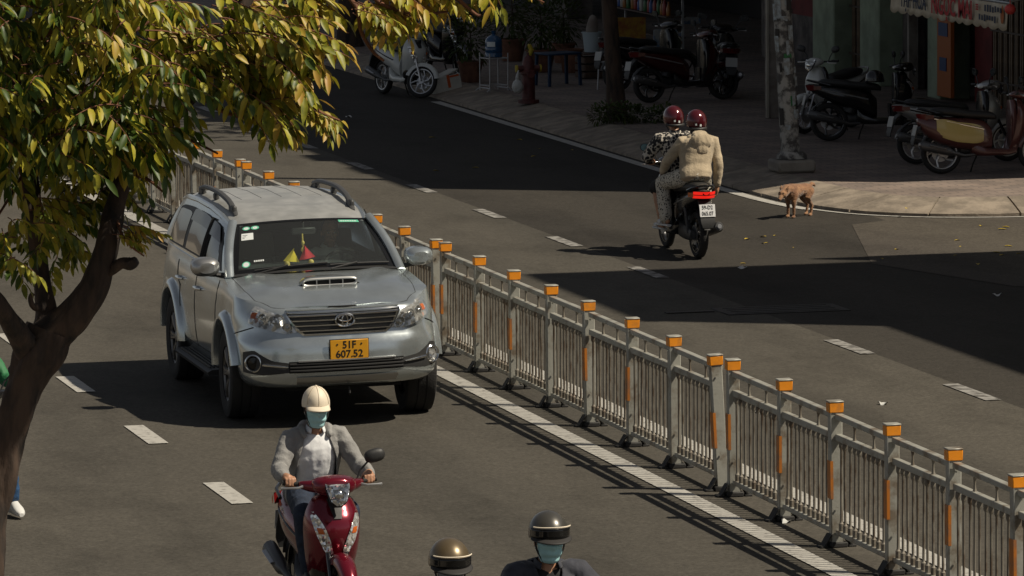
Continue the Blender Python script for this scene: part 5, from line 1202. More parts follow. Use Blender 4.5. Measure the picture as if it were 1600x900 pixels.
TW = [([(420, -85, .3), (500, -150, -.4), (600, -210, -1.1), (680, -230, -1.2)], 8), ([(378, 12, .2), (430, 30, .1), (470, 60, 0), (500, 40, 0)], 5), ([(330, 110, .2), (390, 90, 0), (450, 75, -.1), (510, 90, -.1)], 5), ([(352, 70, .2), (420, 120, 0), (470, 150, -.2), (500, 175, -.2), (530, 188, -.2)], 5), ([(300, 140, .2), (350, 175, 0), (420, 190, -.2), (455, 195, -.2)], 4), ([(420, -60, .3), (520, -20, .2), (556, 10, 0), (564, 48, 0), (582, 80, 0), (600, 95, 0)], 5), ([(420, -80, .3), (560, -20, .1), (600, 8, 0), (650, 22, 0), (700, 18, 0)], 5),  # first twig carries the unseen foliage added to shade the trunk
      ([(440, -100, .3), (600, -60, .1), (690, -20, 0), (740, 20, 0), (752, 24, 0)], 5), ([(600, -60, .1), (740, -40, 0), (820, -10, 0), (850, 4, 0)], 4), ([(178, 330, 0), (190, 365, -.2), (205, 385, -.25), (225, 400, -.3)], 3), ([(200, 270, .1), (230, 280, -.2), (255, 300, -.3)], 4), ([(30, 200, .3), (90, 170, 0), (140, 200, -.3)], 5), ([(42, 262, .3), (20, 300, 0), (-5, 340, -.2)], 4), ([(250, 205, .2), (300, 220, -.1), (340, 240, -.3)], 4),
      ([(490, 18, .2), (510, 34, .2), (545, 52, .2)], 3), ([(564, 48, 0), (575, 30, 0), (582, 22, 0)], 2), ([(20, 90, .4), (100, 40, .1), (180, 60, -.2), (240, 30, -.2)], 6), ([(310, 135, .2), (270, 80, .0), (230, 60, -.1)], 5), ([(382, 5, .2), (340, -60, .1), (260, -90, 0)], 5)]
for i, (pts, rr) in enumerate(TW): limb('twig', pts, [rr, rr * .8, rr * .6, rr * .4], 'bark_twig', 6, .1, i)
# foliage: leaf sprays in pixel-sized regions turned into volumes round the crown
rt = random.Random(11); sprays = []
def region(n_, x0, x1, y0, y1, d0, d1, az=(-70, 70), ell=True, sc=(.85, 1.15)):
    k = 0; n = int(n_ * 1.45)
    while k < n:
        a, b = rt.uniform(-1, 1), rt.uniform(-1, 1)
        if ell and a * a + b * b > 1: continue
        k += 1; px, py = lerp(x0, x1, a * .5 + .5), lerp(y0, y1, b * .5 + .5); dy = rt.uniform(d0, d1)
        sprays.append((tp(px, py, dy), R_(rt.uniform(*az)) - .25, rt.uniform(-.5, .35), rt.uniform(-.4, .4), rt.uniform(*sc)))
region(230, -80, 280, -90, 215, -1.1, .9, (-170, 170)); region(60, 220, 430, -10, 130, -.5, .6, (-60, 60)); region(22, 390, 450, 20, 95, -.3, .3, (-60, 40)); region(20, 320, 415, 80, 160, -.4, .4, (-80, 60))
region(40, 120, 235, 150, 240, -.7, .7, (-100, 80)); region(60, -80, 190, 150, 255, -.9, .6, (-160, 160)); region(7, 440, 490, 162, 188, -.25, -.1, (-30, 30), sc=(.55, .75)); region(6, 370, 415, 150, 180, -.25, 0, (-60, 40))
region(14, 545, 615, -15, 40, -.1, .1, (-60, 60), sc=(.65, .85)); region(12, 570, 670, -50, -10, -.1, .2, (-60, 60)); region(3, 680, 705, 0, 12, 0, .1, (-40, 60), sc=(.55, .7)); region(6, 730, 830, -50, -26, 0, .2, (-60, 60)); region(9, 400, 470, -40, 15, 0, .3, (-60, 60))
region(16, -30, 110, 285, 390, -.4, .5, (-160, 160), sc=(.7, 1)); region(12, 70, 135, 300, 400, .2, .8, (-160, 160), sc=(.7, .95)); region(5, 175, 205, 345, 380, -.3, -.2, (-40, 40), sc=(.5, .65)); region(8, -20, 30, 330, 430, -.8, -.3, (-160, 160), sc=(.7, .9)); region(14, 110, 190, 255, 320, .1, .6, (-160, 160), sc=(.7, .9))
# crown above and left of frame; last region added unseen to shade trunk
region(330, -460, 260, -520, 20, -1.8, 1.6, (-180, 180)); region(150, -460, 0, -200, 380, -1.6, 1.4, (-180, 180)); region(26, 560, 690, -330, -120, -1.4, -.9, (-180, 180))
def spray_M(s): p, az, pit, rol, sc = s; return Matrix.Translation(p) @ Matrix.Rotation(az, 4, 'Z') @ Matrix.Rotation(-pit, 4, 'Y') @ Matrix.Rotation(rol, 4, 'X') @ Matrix.Scale(sc, 4)
def vis(s):
    d = s[0] + T0 - V(0, 0, CAM_H); z = d.dot(_F); return 0 < 800 + 8260.97 * d.dot(_r) / z < 900 and 0 < 450 - 8260.97 * d.dot(_u) / z < 500
vi = [s for s in sprays if vis(s)]; vi.sort(key=lambda s: s[0].y - s[0].x * .35); nearS = set(id(s) for s in vi[:290])
cm_ = MB()
for i, s in enumerate(sprays):
    M = spray_M(s)
    if id(s) in nearS:
        o = link('leaf_spray', SPM[i % 7], tree); o.matrix_local = M
    else:
        b = SPR[i % 7]; o_ = len(cm_.v); cm_.v += [tuple(M @ Vector(v)) for v in b.v]; cm_.f += [tuple(k + o_ for k in f) for f in b.f]; cm_.m += b.m
cr = cm_.build('crown', [MATS['leaf'], MATS['bark_twig']], tree, ang=60); cr['kind'] = 'stuff'
# ================================================================ BUILDINGS AND SHOP FRONTS
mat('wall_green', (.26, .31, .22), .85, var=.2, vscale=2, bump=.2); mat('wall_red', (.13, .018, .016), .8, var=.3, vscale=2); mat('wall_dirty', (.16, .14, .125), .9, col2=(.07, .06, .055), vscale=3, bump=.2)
mat('wall_cream', (.36, .33, .27), .85, var=.15, vscale=1.2, bump=.1); mat('wall_dark', (.035, .032, .03), .9); mat('gate_brown', (.17, .12, .075), .55, .3, var=.3, vscale=5); mat('gate_rail', (.08, .06, .045), .6, .3)
mat('orange_board', (.38, .10, .010), .6); mat('blue_ink', (.02, .05, .14), .6); mat('cream_cloth', (.66, .58, .44), .85, col2=(.50, .42, .30), vscale=3, bump=.15); mat('navy_ink', (.03, .04, .07), .7); mat('red_ink', (.42, .025, .025), .7); mat('metal_sheet', (.42, .43, .43), .45, .6, var=.15); mat('red_lantern', (.62, .06, .05), .5)
mat('window_glass', (.02, .025, .03), .08, spec=.7); mat('wood_dark', (.07, .04, .025), .7, var=.3); mat('board_grey', (.26, .235, .20), .8, col2=(.15, .12, .10), vscale=3, lo=.35, hi=.6)
FX = 26.3; Z0 = KH
def upper(name, label, x0, x1, y0, y1, z0, z1, m, wins=True):
    t = thing(name, (x0, y0, 0), 0, label, 'building')
    mb = MB(); mb.box(((x1 - x0) / 2, (y1 - y0) / 2, (z0 + z1) / 2), (x1 - x0, y1 - y0, z1 - z0)); mb.build('upper_storeys', MATS[m], t, smooth_=False)
    mb = MB(); mb.box(((x1 - x0) / 2, (y1 - y0) / 2, z1 + .06), (x1 - x0 + .1, y1 - y0 + .1, .12)); mb.build('roof_slab', MATS['concrete'], t, smooth_=False)
    rr = random.Random(int(y1)); y = .2
    while y < y1 - y0 - .5 and y0 > 55:
        w = rr.uniform(.5, 1.6); hh = rr.choice((.25, .5, .35, .9, .6)); mb = MB(); mb.box((.35, y + w / 2, z1 + .12 + hh / 2), (.5, w, hh), ch=.02); mb.build('roof_shade_block', MATS['concrete'], t, smooth_=False); y += w + rr.uniform(.0, 1.2)  # unseen roof-edge blocks added to make the cast shadow's border irregular
    mb = MB(); mb.lathe([(.55, 0), (.58, .1), (.58, 1.0), (.4, 1.2), (.2, 1.25), (0, 1.25)], 20, (1.5, (y1 - y0) * .4, z1 + .12)); mb.build('roof_shade_tank', MATS['metal_sheet'], t)  # tank out of view, added to break up the roof's shadow
    if wins:
        y = 1.0
        while y < y1 - y0 - 1.6:
            for z in [z0 + .9 + 3.3 * k for k in range(int((z1 - z0 - 1) // 3.3) + 1)]:
                if z + 1.5 > z1: continue
                mb = MB(); mb.box((-.03, y + .6, z + .7), (.10, 1.3, 1.5), ch=.01); w = mb.build('window', MATS['wood_dark'], t, smooth_=False)
                for q in (.3, .9):
                    mb = MB(); mb.box((-.085, y + q, z + .7), (.02, .52, 1.3)); mb.build('pane', MATS['window_glass'], w, smooth_=False)
            y += 2.4
    return t
cb = upper('corner_building', 'corner shophouse with pale green columns and folding metal gates behind parked motorbikes', 23.4, 36, 61.0, 84.6, 3.7, 11.2, 'wall_cream')
sbd = upper('shop_building', 'dark open-fronted shophouse with shelves of goods behind the parked scooters', 23.4, 36, 84.72, 108, 3.7, 11.0, 'wall_cream')
def part(t, nm, m, c, d, ch=.0, smooth_=False):
    mb = MB(); mb.box(Vector(c) - t.location, d, ch=ch); return mb.build(nm, MATS[m], t, smooth_=smooth_)
# ground floor of the corner building, from left to right in the picture
part(cb, 'red_wall', 'wall_red', (FX + .1, 82.5, 2.35), (.2, 2.5, 2.7)); part(cb, 'stained_dado', 'wall_dirty', (FX + .1, 82.5, .585), (.2, 2.5, .83))
for yc, w in ((80.75, 1.1), (78.4, .95), (75.35, .55), (61.9, 1.6)): part(cb, 'column', 'wall_green', (FX - .05, yc, 1.93), (.5, w, 3.54), .02)
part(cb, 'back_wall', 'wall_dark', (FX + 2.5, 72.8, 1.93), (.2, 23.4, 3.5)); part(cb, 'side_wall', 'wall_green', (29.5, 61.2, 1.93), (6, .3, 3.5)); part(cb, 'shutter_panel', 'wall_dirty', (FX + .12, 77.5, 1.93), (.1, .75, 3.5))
part(cb, 'door_frame', 'board_grey', (FX - .05, 77.05, 1.93), (.14, .09, 3.5)); part(cb, 'brick_red_wall', 'wall_red', (FX + .1, 73.95, 1.93), (.2, .75, 3.5))
ob = part(cb, 'orange_sign', 'orange_board', (FX - .32, 74.72, 1.73), (.06, .62, 3.0), .005)
for k in range(5):
    o = part(cb, 'sign_block', 'blue_ink', (FX - .356, 74.74, .72 + .52 * k), (.012, .40 if k % 2 else .30, .20)); o.parent = ob
def folding_gate(t, y0, y1, x, z0=Z0, z1=3.6):
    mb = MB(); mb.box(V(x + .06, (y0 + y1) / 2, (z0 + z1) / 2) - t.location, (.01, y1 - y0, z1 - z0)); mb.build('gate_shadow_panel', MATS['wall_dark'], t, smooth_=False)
    n = int((y1 - y0) / .115); sl = MB(); sl.box((0, 0, (z1 - z0) / 2), (.035, .05, z1 - z0), ch=.006); me = sl.mesh('gate_slat', MATS['gate_brown'])
    for k in range(n): link('gate_slat', me, t, V(x + (.015 if k % 2 else 0), y0 + (k + .5) * (y1 - y0) / n, z0) - t.location)
    for z in (.55, 1.3, 2.1):
        mb = MB(); mb.box(V(x - .03, (y0 + y1) / 2, z) - t.location, (.012, y1 - y0, .03)); mb.build('gate_rail', MATS['gate_rail'], t, smooth_=False)
folding_gate(cb, 78.9, 80.15, FX - .02); folding_gate(cb, 64.0, 73.5, FX - .02)
# awning with the lettered valance
aw = thing('shop_awning', (23.6, 65.35, 1.84), 0, 'corrugated awning with cream cloth valance lettered TAP HOA NGOC MAI', 'awning')
AL = 4.75; mb = MB()
mb.grid(lambda i, j: V(lerp(0, 2.7, i), lerp(0, AL, j), lerp(.36, 1.2, i) + .018 * math.sin(j * AL / .16 * 2 * math.pi)), 4, 240); mb.build('roof_sheet', MATS['metal_sheet'], aw, ang=80)
mb = MB()
def val(i, j): return V(-.02 + .03 * math.sin(j * 31) * (1 - i) * .4 - .02 * (1 - i), lerp(0, AL, j), lerp(.0 - .035 * abs(math.sin(j * 14 * math.pi / 1.0)), .32, i))
mb.grid(val, 4, 168); vo = mb.build('valance', MATS['cream_cloth'], aw, ang=80); md = vo.modifiers.new('s', 'SOLIDIFY'); md.thickness = .006
mb = MB(); mb.tube([(0, -.05, .34), (0, AL + .05, .34)], .02, 8); mb.build('front_bar', MATS['metal_sheet'], aw)
for y in (.1, AL - .1):
    mb = MB(); mb.tube([(0, y, .34), (2.7, y, .95)], .016, 6); mb.build('bracket', MATS['metal_sheet'], aw)
MV = lambda y, z: basis((0, -1, 0), (0, 0, 1), (-1, 0, 0), (-.062, y, z))
put_text(vo, 'T\u1ea0P H\u00d3A', .30, MV(3.72, .17), MATS['navy_ink'], sx=.86, bold=.006); put_text(vo, 'NG\u1eccC MAI', .345, MV(2.12, .165), MATS['red_ink'], sx=.98, bold=.010)
mb = MB()
rl = random.Random(5)
for row, z in enumerate((.235, .11)):
    for k in range(7): mb.box((-.064, .98 - .10 * k + (.0 if row else -.22), z + rl.uniform(-.008, .008)), (.004, .06, .075 + rl.uniform(-.02, .02)))
o = mb.build('small_print', MATS['navy_ink'], vo, smooth_=False); o['kind'] = 'stuff'
mb = MB()
for k in range(9): mb.box((-.064, 1.12 - .035 * (k % 3), .205 + .03 * (k // 3)), (.004, .028, .022))
o = mb.build('small_badge', MATS['red_ink'], vo, smooth_=False); o['kind'] = 'stuff'
mb = MB(); mb.ell((-.05, .14, .16), (.004, .07, .10)); mb.ell((-.052, .12, .27), (.004, .035, .035)); mb.build('printed_figure', MATS['orange_board'], vo)
mb = MB(); mb.ell((0, 0, 0), (.075, .075, .07)); mb.tube([(0, 0, .06), (0, 0, .14)], .006, 5); tag(mb.build('lantern', MATS['red_lantern'], None, loc=(23.55, 65.18, 2.11)), 'small round red lantern hanging from the awning corner', 'lantern')
# standing board that closes off the shop front left of the concrete pole
bd = thing('partition_board', gpt(1214, 184, Z0), 0, 'tall weathered grey board standing at the shop front beside the concrete pole', 'board')
mb = MB(); mb.box((0, 0, 1.2), (.34, .06, 2.4), ch=.006); mb.build('panel', MATS['board_grey'], bd); mb = MB(); mb.box((-.15, -.04, 1.2), (.035, .035, 2.4), ch=.004); mb.build('batten', MATS['wall_cream'], bd)
mb = MB(); mb.box((.09, -.031, 1.0), (.09, .006, .5)); mb.build('peeling_paint', MATS['wall_red'], bd, smooth_=False)
# interior of the open shop
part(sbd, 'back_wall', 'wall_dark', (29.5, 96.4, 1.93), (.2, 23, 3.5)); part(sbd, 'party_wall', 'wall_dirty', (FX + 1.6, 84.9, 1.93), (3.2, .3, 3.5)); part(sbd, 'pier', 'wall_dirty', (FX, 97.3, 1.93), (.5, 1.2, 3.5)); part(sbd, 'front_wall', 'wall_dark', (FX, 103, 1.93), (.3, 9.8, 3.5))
def shelf(loc, w, label, seed):
    t = thing('display_shelf', loc, 0, label, 'shelf'); r = random.Random(seed)
    for z in (.22, .58, .92, 1.28, 1.64): mb = MB(); mb.box((0, 0, z), (.35, w, .025), ch=.004); mb.build('shelf_board', MATS['wood_dark'], t)
    for y in (-w / 2, w / 2): mb = MB(); mb.box((.12, y, .9), (.04, .04, 1.8)); mb.build('upright', MATS['metal_sheet'], t)
    return t
cols = [('bottle_red', (.25, .03, .02)), ('bottle_amber', (.30, .12, .02)), ('bottle_white', (.38, .37, .33)), ('bottle_green', (.03, .12, .04)), ('bottle_blue', (.03, .08, .25)), ('bottle_yellow', (.42, .30, .03))]
for n, c in cols: mat(n, c, .3)
sh = shelf((25.4, 88.9, Z0), 3.6, 'wooden display shelf packed with bottles at the back of the dark shop', 3)
bmesh_ = {}
for n, c in cols:
    mb = MB(); mb.lathe([(.04, 0), (.042, .01), (.042, .15), (.03, .19), (.016, .22), (.016, .26), (.018, .262), (.018, .28), (0, .28)], 10); bmesh_[n] = mb.mesh('bottle', MATS[n])
rb = random.Random(8)
for z in (.605, .945, 1.305):
    for k in range(16):
        n = rb.choice(cols)[0]; o = link('bottle', bmesh_[n], None, V(25.33 + rb.uniform(-.02, .02), 87.3 + k * .21 + rb.uniform(-.03, .03), Z0 + z - .012)); o.scale = (1, 1, rb.uniform(.8, 1.15))
        tag(o, 'small bottle on the shelf in the dark shop', 'bottle', 'bottles on the shop shelf')
mat('poster_blue', (.10, .17, .27), .6, col2=(.38, .38, .36), vscale=5, lo=.45, hi=.55); mat('poster_yellow', (.46, .30, .03), .6, col2=(.30, .10, .03), vscale=6)
for (px, py, w, h_, m_, lb) in ((1045, 62, .55, .36, 'poster_blue', 'pale blue advertising board below the shop shelf'), (1080, 32, .34, .12, 'poster_blue', 'small white and blue label strip under the shop bottles'), (985, 46, .55, .42, 'poster_yellow', 'round-edged yellow advertising board in the shop front')):
    p = atY(px, py, 87.5); mb = MB(); mb.box((0, 0, 0), (w, .02, h_), ch=.01); tag(mb.build('advert_board', MATS[m_], None, loc=p), lb, 'sign')
    mb = MB()
# right-hand buildings across the side street (out of frame): their roofs throw the shade on the far lane
sb2 = upper('south_building', 'tall house across the side street just right of the frame', 23.2, 34, 45.6, 50.15, 0, 12.6, 'wall_cream'); sb3 = upper('low_south_building', 'lower house further along the road, right of the frame', 23.3, 34, 24, 45.5, 0, 9.6, 'wall_cream')
mb = MB(); mb.box((0, 0, 0), (11, 2.8, .14), ch=.01); bl = mb.build('balcony', MATS['concrete'], sb2, loc=V(28.1, 51.5, 6.1) - sb2.location)
mb = MB(); mb.box((0, 1.35, .45), (11, .08, .9)); mb.build('balcony_parapet', MATS['wall_cream'], bl)
# ================================================================ PAVEMENT THINGS
PARK = 'motorbikes parked on the pavement'
mat('pole_concrete', (.34, .33, .30), .9, col2=(.075, .07, .065), vscale=7, lo=.44, hi=.56, bump=.5, bscale=30, detail=8); mat('poster_scrap', (.34, .40, .43), .8, col2=(.22, .22, .21), vscale=20); mat('poster_green', (.03, .15, .05), .7); mat('hydrant', (.085, .018, .016), .55, var=.3, vscale=10); mat('bag', (.42, .42, .40), .35); mat('foam', (.50, .48, .42), .8, var=.08); mat('tape_orange', (.50, .09, .015), .5)
mat('bottle_water', (.012, .06, .14), .12, coat=.4); mat('wire_white', (.42, .42, .42), .4, .4); mat('plastic_blue', (.008, .03, .07), .45); mat('bucket_white', (.36, .42, .44), .5); mat('terracotta', (.16, .07, .04), .85, var=.25); mat('grass_green', (.05, .09, .015), .6); mat('yellow_cloth', (.40, .30, .02), .7)
# lamp pole
pb = gpt(1237, 268, Z0); pole = thing('concrete_pole', pb, 0, 'leaning grey concrete pole plastered with torn posters, on a square footing', 'pole')
LEAN = -.055
def pp(z, a, r): c = V(LEAN * z * math.cos(YAW), -LEAN * z * math.sin(YAW), z); return c + V(r * math.cos(a), r * math.sin(a), 0)
mb = MB(); mb.loft([[pp(z, 2 * math.pi * k / 20, lerp(.125, .085, z / 8)) for k in range(20)] for z in [.15 + .25 * q for q in range(32)]]); mb.build('shaft', MATS['pole_concrete'], pole)
mb = MB(); mb.box((0, 0, .08), (.50, .50, .16), ch=.03); mb.build('footing', MATS['concrete'], pole); mb = MB(); mb.lathe([(.20, .17), (.19, .22), (.145, .26)], 18); mb.build('collar', MATS['pole_concrete'], pole)
rp_ = random.Random(21)
for k in range(26):
    z = rp_.uniform(.55, 2.35); a = R_(rp_.uniform(195, 330)); w = rp_.uniform(.25, .8); h_ = rp_.uniform(.04, .22)
    mb = MB(); jg = [rp_.uniform(-.03, .03) for _ in range(6)]
    mb.grid(lambda i, j: pp(z + h_ * j + jg[int(i * 4)] * (1 - j) * .6, a + (i - .5) * w, lerp(.127, .087, z / 8) + .002 + .0005 * k), 4, 1); mb.build('poster', MATS['poster_green' if k % 9 == 0 else ('poster_scrap' if k % 3 else 'wall_dark')], pole)
# dog
mat('dog_fur', (.30, .15, .065), .8, col2=(.17, .075, .03), vscale=9, bump=.4, bscale=80, sheen=.3); mat('dog_dark', (.02, .012, .01), .5); mat('dog_pale', (.42, .28, .17), .8)
dg_ = thing('dog', gpt(1247, 339), 0, 'small ginger dog standing on the road edge by the kerb, head lowered', 'dog'); dg_.rotation_euler = (0, 0, R_(218)); dg_.scale = (.93,) * 3
mb = MB(); mb.loft([srng((x, 0, z), (0, 1, 0), (0, 0, 1), w, h_, 14) for x, z, w, h_ in ((-.27, .335, .03, .04), (-.24, .335, .07, .075), (-.16, .34, .08, .085), (-.04, .345, .075, .08), (.08, .335, .085, .10), (.17, .335, .085, .11), (.24, .345, .06, .085), (.27, .36, .03, .05))])
mb.caps([(.20, 0, .36), (.28, 0, .375), (.345, .02, .335)], [.08, .068, .058]); mb.ell((.375, .02, .325), (.062, .058, .055)); mb.caps([(.40, .022, .31), (.45, .03, .275), (.468, .032, .262)], [.036, .026, .021])
for s in (-1, 1): mb.caps([(.345, .02 + s * .042, .365), (.335, .02 + s * .055, .40), (.325, .02 + s * .058, .432)], [.022, .017, .006], 7)
for s, fx, hx in ((1, .02, .03), (-1, -.02, -.05)):
    mb.caps([(.15, s * .055, .30), (.165 + fx, s * .06, .20), (.16 + fx, s * .058, .15), (.16 + fx, s * .058, .035)], [.05, .031, .023, .018]); mb.caps([(.16 + fx, s * .058, .022), (.19 + fx, s * .058, .016)], [.021, .018])
    mb.caps([(-.19, s * .05, .32), (-.15 + hx, s * .062, .235), (-.20 + hx, s * .062, .185)], [.066, .050, .031]); mb.caps([(-.20 + hx, s * .062, .19), (-.255 + hx, s * .062, .135), (-.235 + hx, s * .06, .035)], [.030, .021, .017]); mb.caps([(-.235 + hx, s * .06, .022), (-.20 + hx, s * .06, .016)], [.021, .018])
mb.caps([(-.26, 0, .37), (-.31, 0, .41), (-.345, .0, .40), (-.37, .01, .375)], [.03, .026, .023, .014])
me = remesh(mb, .008, 3); wrinkle(me, .003, 34, 2, (.5, 1, 1)); me.materials.append(MATS['dog_fur']); me.shade_smooth(); link('body', me, dg_)
mb = MB(); mb.ell((.478, .033, .265), (.013, .014, .011)); mb.build('nose', MATS['dog_dark'], dg_)
for s in (-1, 1): mb = MB(); mb.ell((.415, .024 + s * .034, .343), (.008, .008, .008)); mb.build('eye', MATS['dog_dark'], dg_)
# trees and plants of the far pavement
def far_tree(px, py, label, rpx, top=7.0, lean=0.0, weeds=0):
    p = gpt(px, py, Z0); t = thing('pavement_tree', p, 0, label, 'tree'); r = rpx
    mb = MB(); mb.loft([[V(lean * z + rr * math.cos(2 * math.pi * k / 14) * (1 + .25 * noise.noise(V(k * .9, z * 1.3, px))), rr * math.sin(2 * math.pi * k / 14) * (1 + .25 * noise.noise(V(k * .9, z * 1.3, px + 5))), z) for k in range(14)] for z, rr in ((0, r * 1.6), (.15, r * 1.25), (.5, r), (1.2, r * .92), (2.5, r * .85), (4, r * .7), (top - 1, r * .4))]); mb.build('trunk', MATS['bark'], t, ang=70)
    cmb = MB(); rr_ = random.Random(px)
    for k in range(170):
        M = Matrix.Translation(V(lean * 5 + rr_.gauss(0, 1.0), rr_.gauss(0, 1.0), top - .4 + rr_.gauss(0, .75))) @ Matrix.Rotation(rr_.uniform(0, 6.28), 4, 'Z') @ Matrix.Rotation(rr_.uniform(-.6, .6), 4, 'Y'); b = SPR[k % 7]; o_ = len(cmb.v)
        cmb.v += [tuple(M @ (Vector(v) * 1.5)) for v in b.v]; cmb.f += [tuple(q + o_ for q in f) for f in b.f]; cmb.m += b.m
    c = cmb.build('crown', [MATS['leaf_dark'], MATS['bark_twig']], t, ang=60); c['kind'] = 'stuff'
    return t
far_tree(964, 188, 'slim dark street tree with weeds round its foot, left of the two riders', .125, 6.6, -.06); far_tree(545, 72, 'dark tree trunk on the far pavement, seen behind bare reddish twigs', .17, 7.2)
def foliage(center, rad, n, L, m, seed, droop=.3, upb=.4):
    mb = MB(); r = random.Random(seed); c = Vector(center)
    for _ in range(n):
        d = V(r.gauss(0, 1), r.gauss(0, 1), r.gauss(0, 1)).normalized(); q = r.random() ** .4; p = c + V(d.x * rad[0] * q, d.y * rad[1] * q, d.z * rad[2] * q)
        leaflet(mb, p, d + V(0, 0, upb) + V(r.uniform(-.5, .5), r.uniform(-.5, .5), 0), V(0, 0, 1) + d * .2 + V(.01, 0, 0), L * r.uniform(.6, 1.2), L * .38, droop, r)
    return mb
w_ = gpt(972, 192, Z0); mb = MB()
for k in range(7):
    f = foliage((-.35 + k * .16, -.05 + .12 * math.sin(k * 2.1), .13 + .04 * math.sin(k)), (.16, .16, .14), 120, .085, 'leaf', 40 + k); o_ = len(mb.v); mb.v += f.v; mb.f += [tuple(q + o_ for q in a) for a in f.f]; mb.m += f.m
wd = mb.build('weeds', MATS['leaf_dark'], None, loc=w_); tag(wd, 'clump of low green weeds round the slim tree', 'weeds', kind='stuff')
def pot_plant(px, py, label, pr, ph, rad, n, seed, L=.12, m='terracotta'):
    t = thing('potted_shrub', gpt(px, py, Z0), 0, label, 'plant', 'potted shrubs along the shop front'); mb = MB(); mb.lathe([(pr * .7, 0), (pr, ph), (pr * 1.08, ph), (pr * 1.08, ph + .03), (pr * .9, ph + .03), (pr * .85, ph - .03), (0, ph - .03)], 18); mb.build('pot', MATS[m], t)
    mb = MB(); mb.tube([(0, 0, ph - .04), (.02, .01, ph + rad[2] * .6), (0, 0, ph + rad[2] * 1.2)], [.02, .016, .008], 6); mb.build('stem', MATS['bark'], t)
    f = foliage((0, 0, ph + rad[2] * .95), rad, n, L, 'leaf', seed).build('foliage', MATS['leaf_dark'], t); f['kind'] = 'stuff'
pot_plant(735, 128, 'potted shrub behind the foam box and water stand', .20, .30, (.38, .38, .45), 420, 1); pot_plant(845, 112, 'tall dense potted shrub behind the fire hydrant', .24, .34, (.45, .45, .55), 560, 2); pot_plant(880, 98, 'potted shrub beside the blue plastic table', .2, .30, (.36, .36, .5), 420, 3); pot_plant(800, 95, 'large dark potted shrub between water stand and hydrant', .24, .34, (.42, .42, .62), 520, 4)
# parked motorbikes (frame: x forward).  angle given in world z-rotation
scooter('scooter', gpt(628, 150), R_(-75), 'white scooter parked on the road edge beside the foam box', PARK, 'bike_white', 'bike_black', steer=.75, front='pale', rim='alloy', stand=True, mirrors=(1, -1), lean=-.06, spoke=7)
scooter('scooter', gpt(690, 118, Z0), R_(-75), 'dark scooter parked just behind the white scooter, near the foam box', PARK, 'bike_black', 'bike_black', stand=True, lean=-.06)
scooter('scooter', gpt(1018, 140, Z0), R_(18), 'black scooter parked tail out, just right of the slim tree', PARK, 'bike_black', 'bike_black', stand=True, lean=-.06)
scooter('scooter', gpt(1072, 158, Z0), R_(12), 'black scooter with dark red tail stripe, nearest of the three before the shop', PARK, 'bike_red', 'bike_black', stand=True, lean=-.06)
scooter('scooter', gpt(1128, 148, Z0), R_(80), 'black scooter parked facing into the shop, its plate towards the road', PARK, 'bike_black', 'bike_black', stand=True, lean=.06)
scooter('motorbike', gpt(1255, 209, Z0) + V(.49, .41, 0), R_(-140), 'white step-through motorbike parked behind the concrete pole, facing the road', PARK, 'bike_white', 'bike_black', cub=True, spoke=14, rim='alloy', stand=True, lean=-.06, steer=-.2)
scooter('scooter', gpt(1366, 219, Z0), R_(-8), 'black scooter with chrome strip and helmet on its seat, beside the white motorbike', PARK, 'bike_black', 'bike_black', stand=True, lean=-.06, mirrors=(1, -1))
scooter('scooter', gpt(1502, 254, Z0), R_(2), 'silver-tailed scooter parked behind the cream and brown scooter', PARK, 'bike_silver', 'bike_black', stand=True, lean=-.06, rim='alloy')
vsp = scooter('scooter', gpt(1545, 270, Z0), R_(-4), 'retro scooter with cream side panel and brown tail, parked under the awning', PARK, 'bike_cream', 'bike_brown', stand=True, lean=-.06, vespa=True, rim='alloy')
hm = gpt(1366, 219, Z0)
mb = MB(); mb.lathe([(.125, 0), (.13, .04), (.115, .10), (.075, .145), (.03, .16), (0, .162)], 20); mb.lathe([(.131, .0), (.134, .02), (.131, .035)], 20, cap=False); tag(mb.build('helmet', MATS['bike_black'], None, loc=hm + V(.0, -.02, .80)), 'black open helmet resting on the seat of the black scooter', 'helmet')
# foam box, water stand, hydrant, table, buckets, litter
fb = thing('foam_box', gpt(697, 150), 0, 'white foam box with orange tape tilted against the kerb', 'box'); fb.rotation_euler = (R_(-4), R_(-9), R_(14)); mb = MB()
for c, d in (((0, 0, .02), (.46, .32, .04)), ((0, -.145, .17), (.46, .035, .30)), ((0, .145, .17), (.46, .035, .30)), ((-.215, 0, .17), (.035, .255, .30)), ((.215, 0, .17), (.035, .255, .30))): mb.box(c, d, ch=.008)
mb.build('tub', MATS['foam'], fb); mb = MB(); mb.box((.01, -.164, .23), (.05, .006, .20)); mb.box((.12, -.165, .30), (.16, .006, .03)); mb.build('tape', MATS['tape_orange'], fb, smooth_=False)
mb = MB(); mb.box((.03, .05, .33), (.44, .30, .03), Matrix.Rotation(R_(-14), 3, 'Y'), ch=.008); mb.build('lid', MATS['foam'], fb)
ws_ = thing('bottle_stand', gpt(772, 143, Z0), .25, 'white wire stand carrying the blue water bottle', 'stand')
for x, y in ((-.16, -.16), (.16, -.16), (-.16, .16), (.16, .16)): mb = MB(); mb.tube([(x, y, .02), (x, y, .60)], .011, 6); mb.build('leg', MATS['wire_white'], ws_)
for z in (.10, .52):
    mb = MB(); mb.tube([(-.16, -.16, z), (.16, -.16, z), (.16, .16, z), (-.16, .16, z), (-.16, -.16, z)], .009, 6); mb.build('ring_bar', MATS['wire_white'], ws_)
for s in (-1, 1): mb = MB(); mb.tube([(s * .22, -.18, .012), (s * .16, -.17, .06), (s * .15, .18, .06), (s * .2, .22, .012)], .011, 6); mb.build('foot', MATS['wire_white'], ws_)
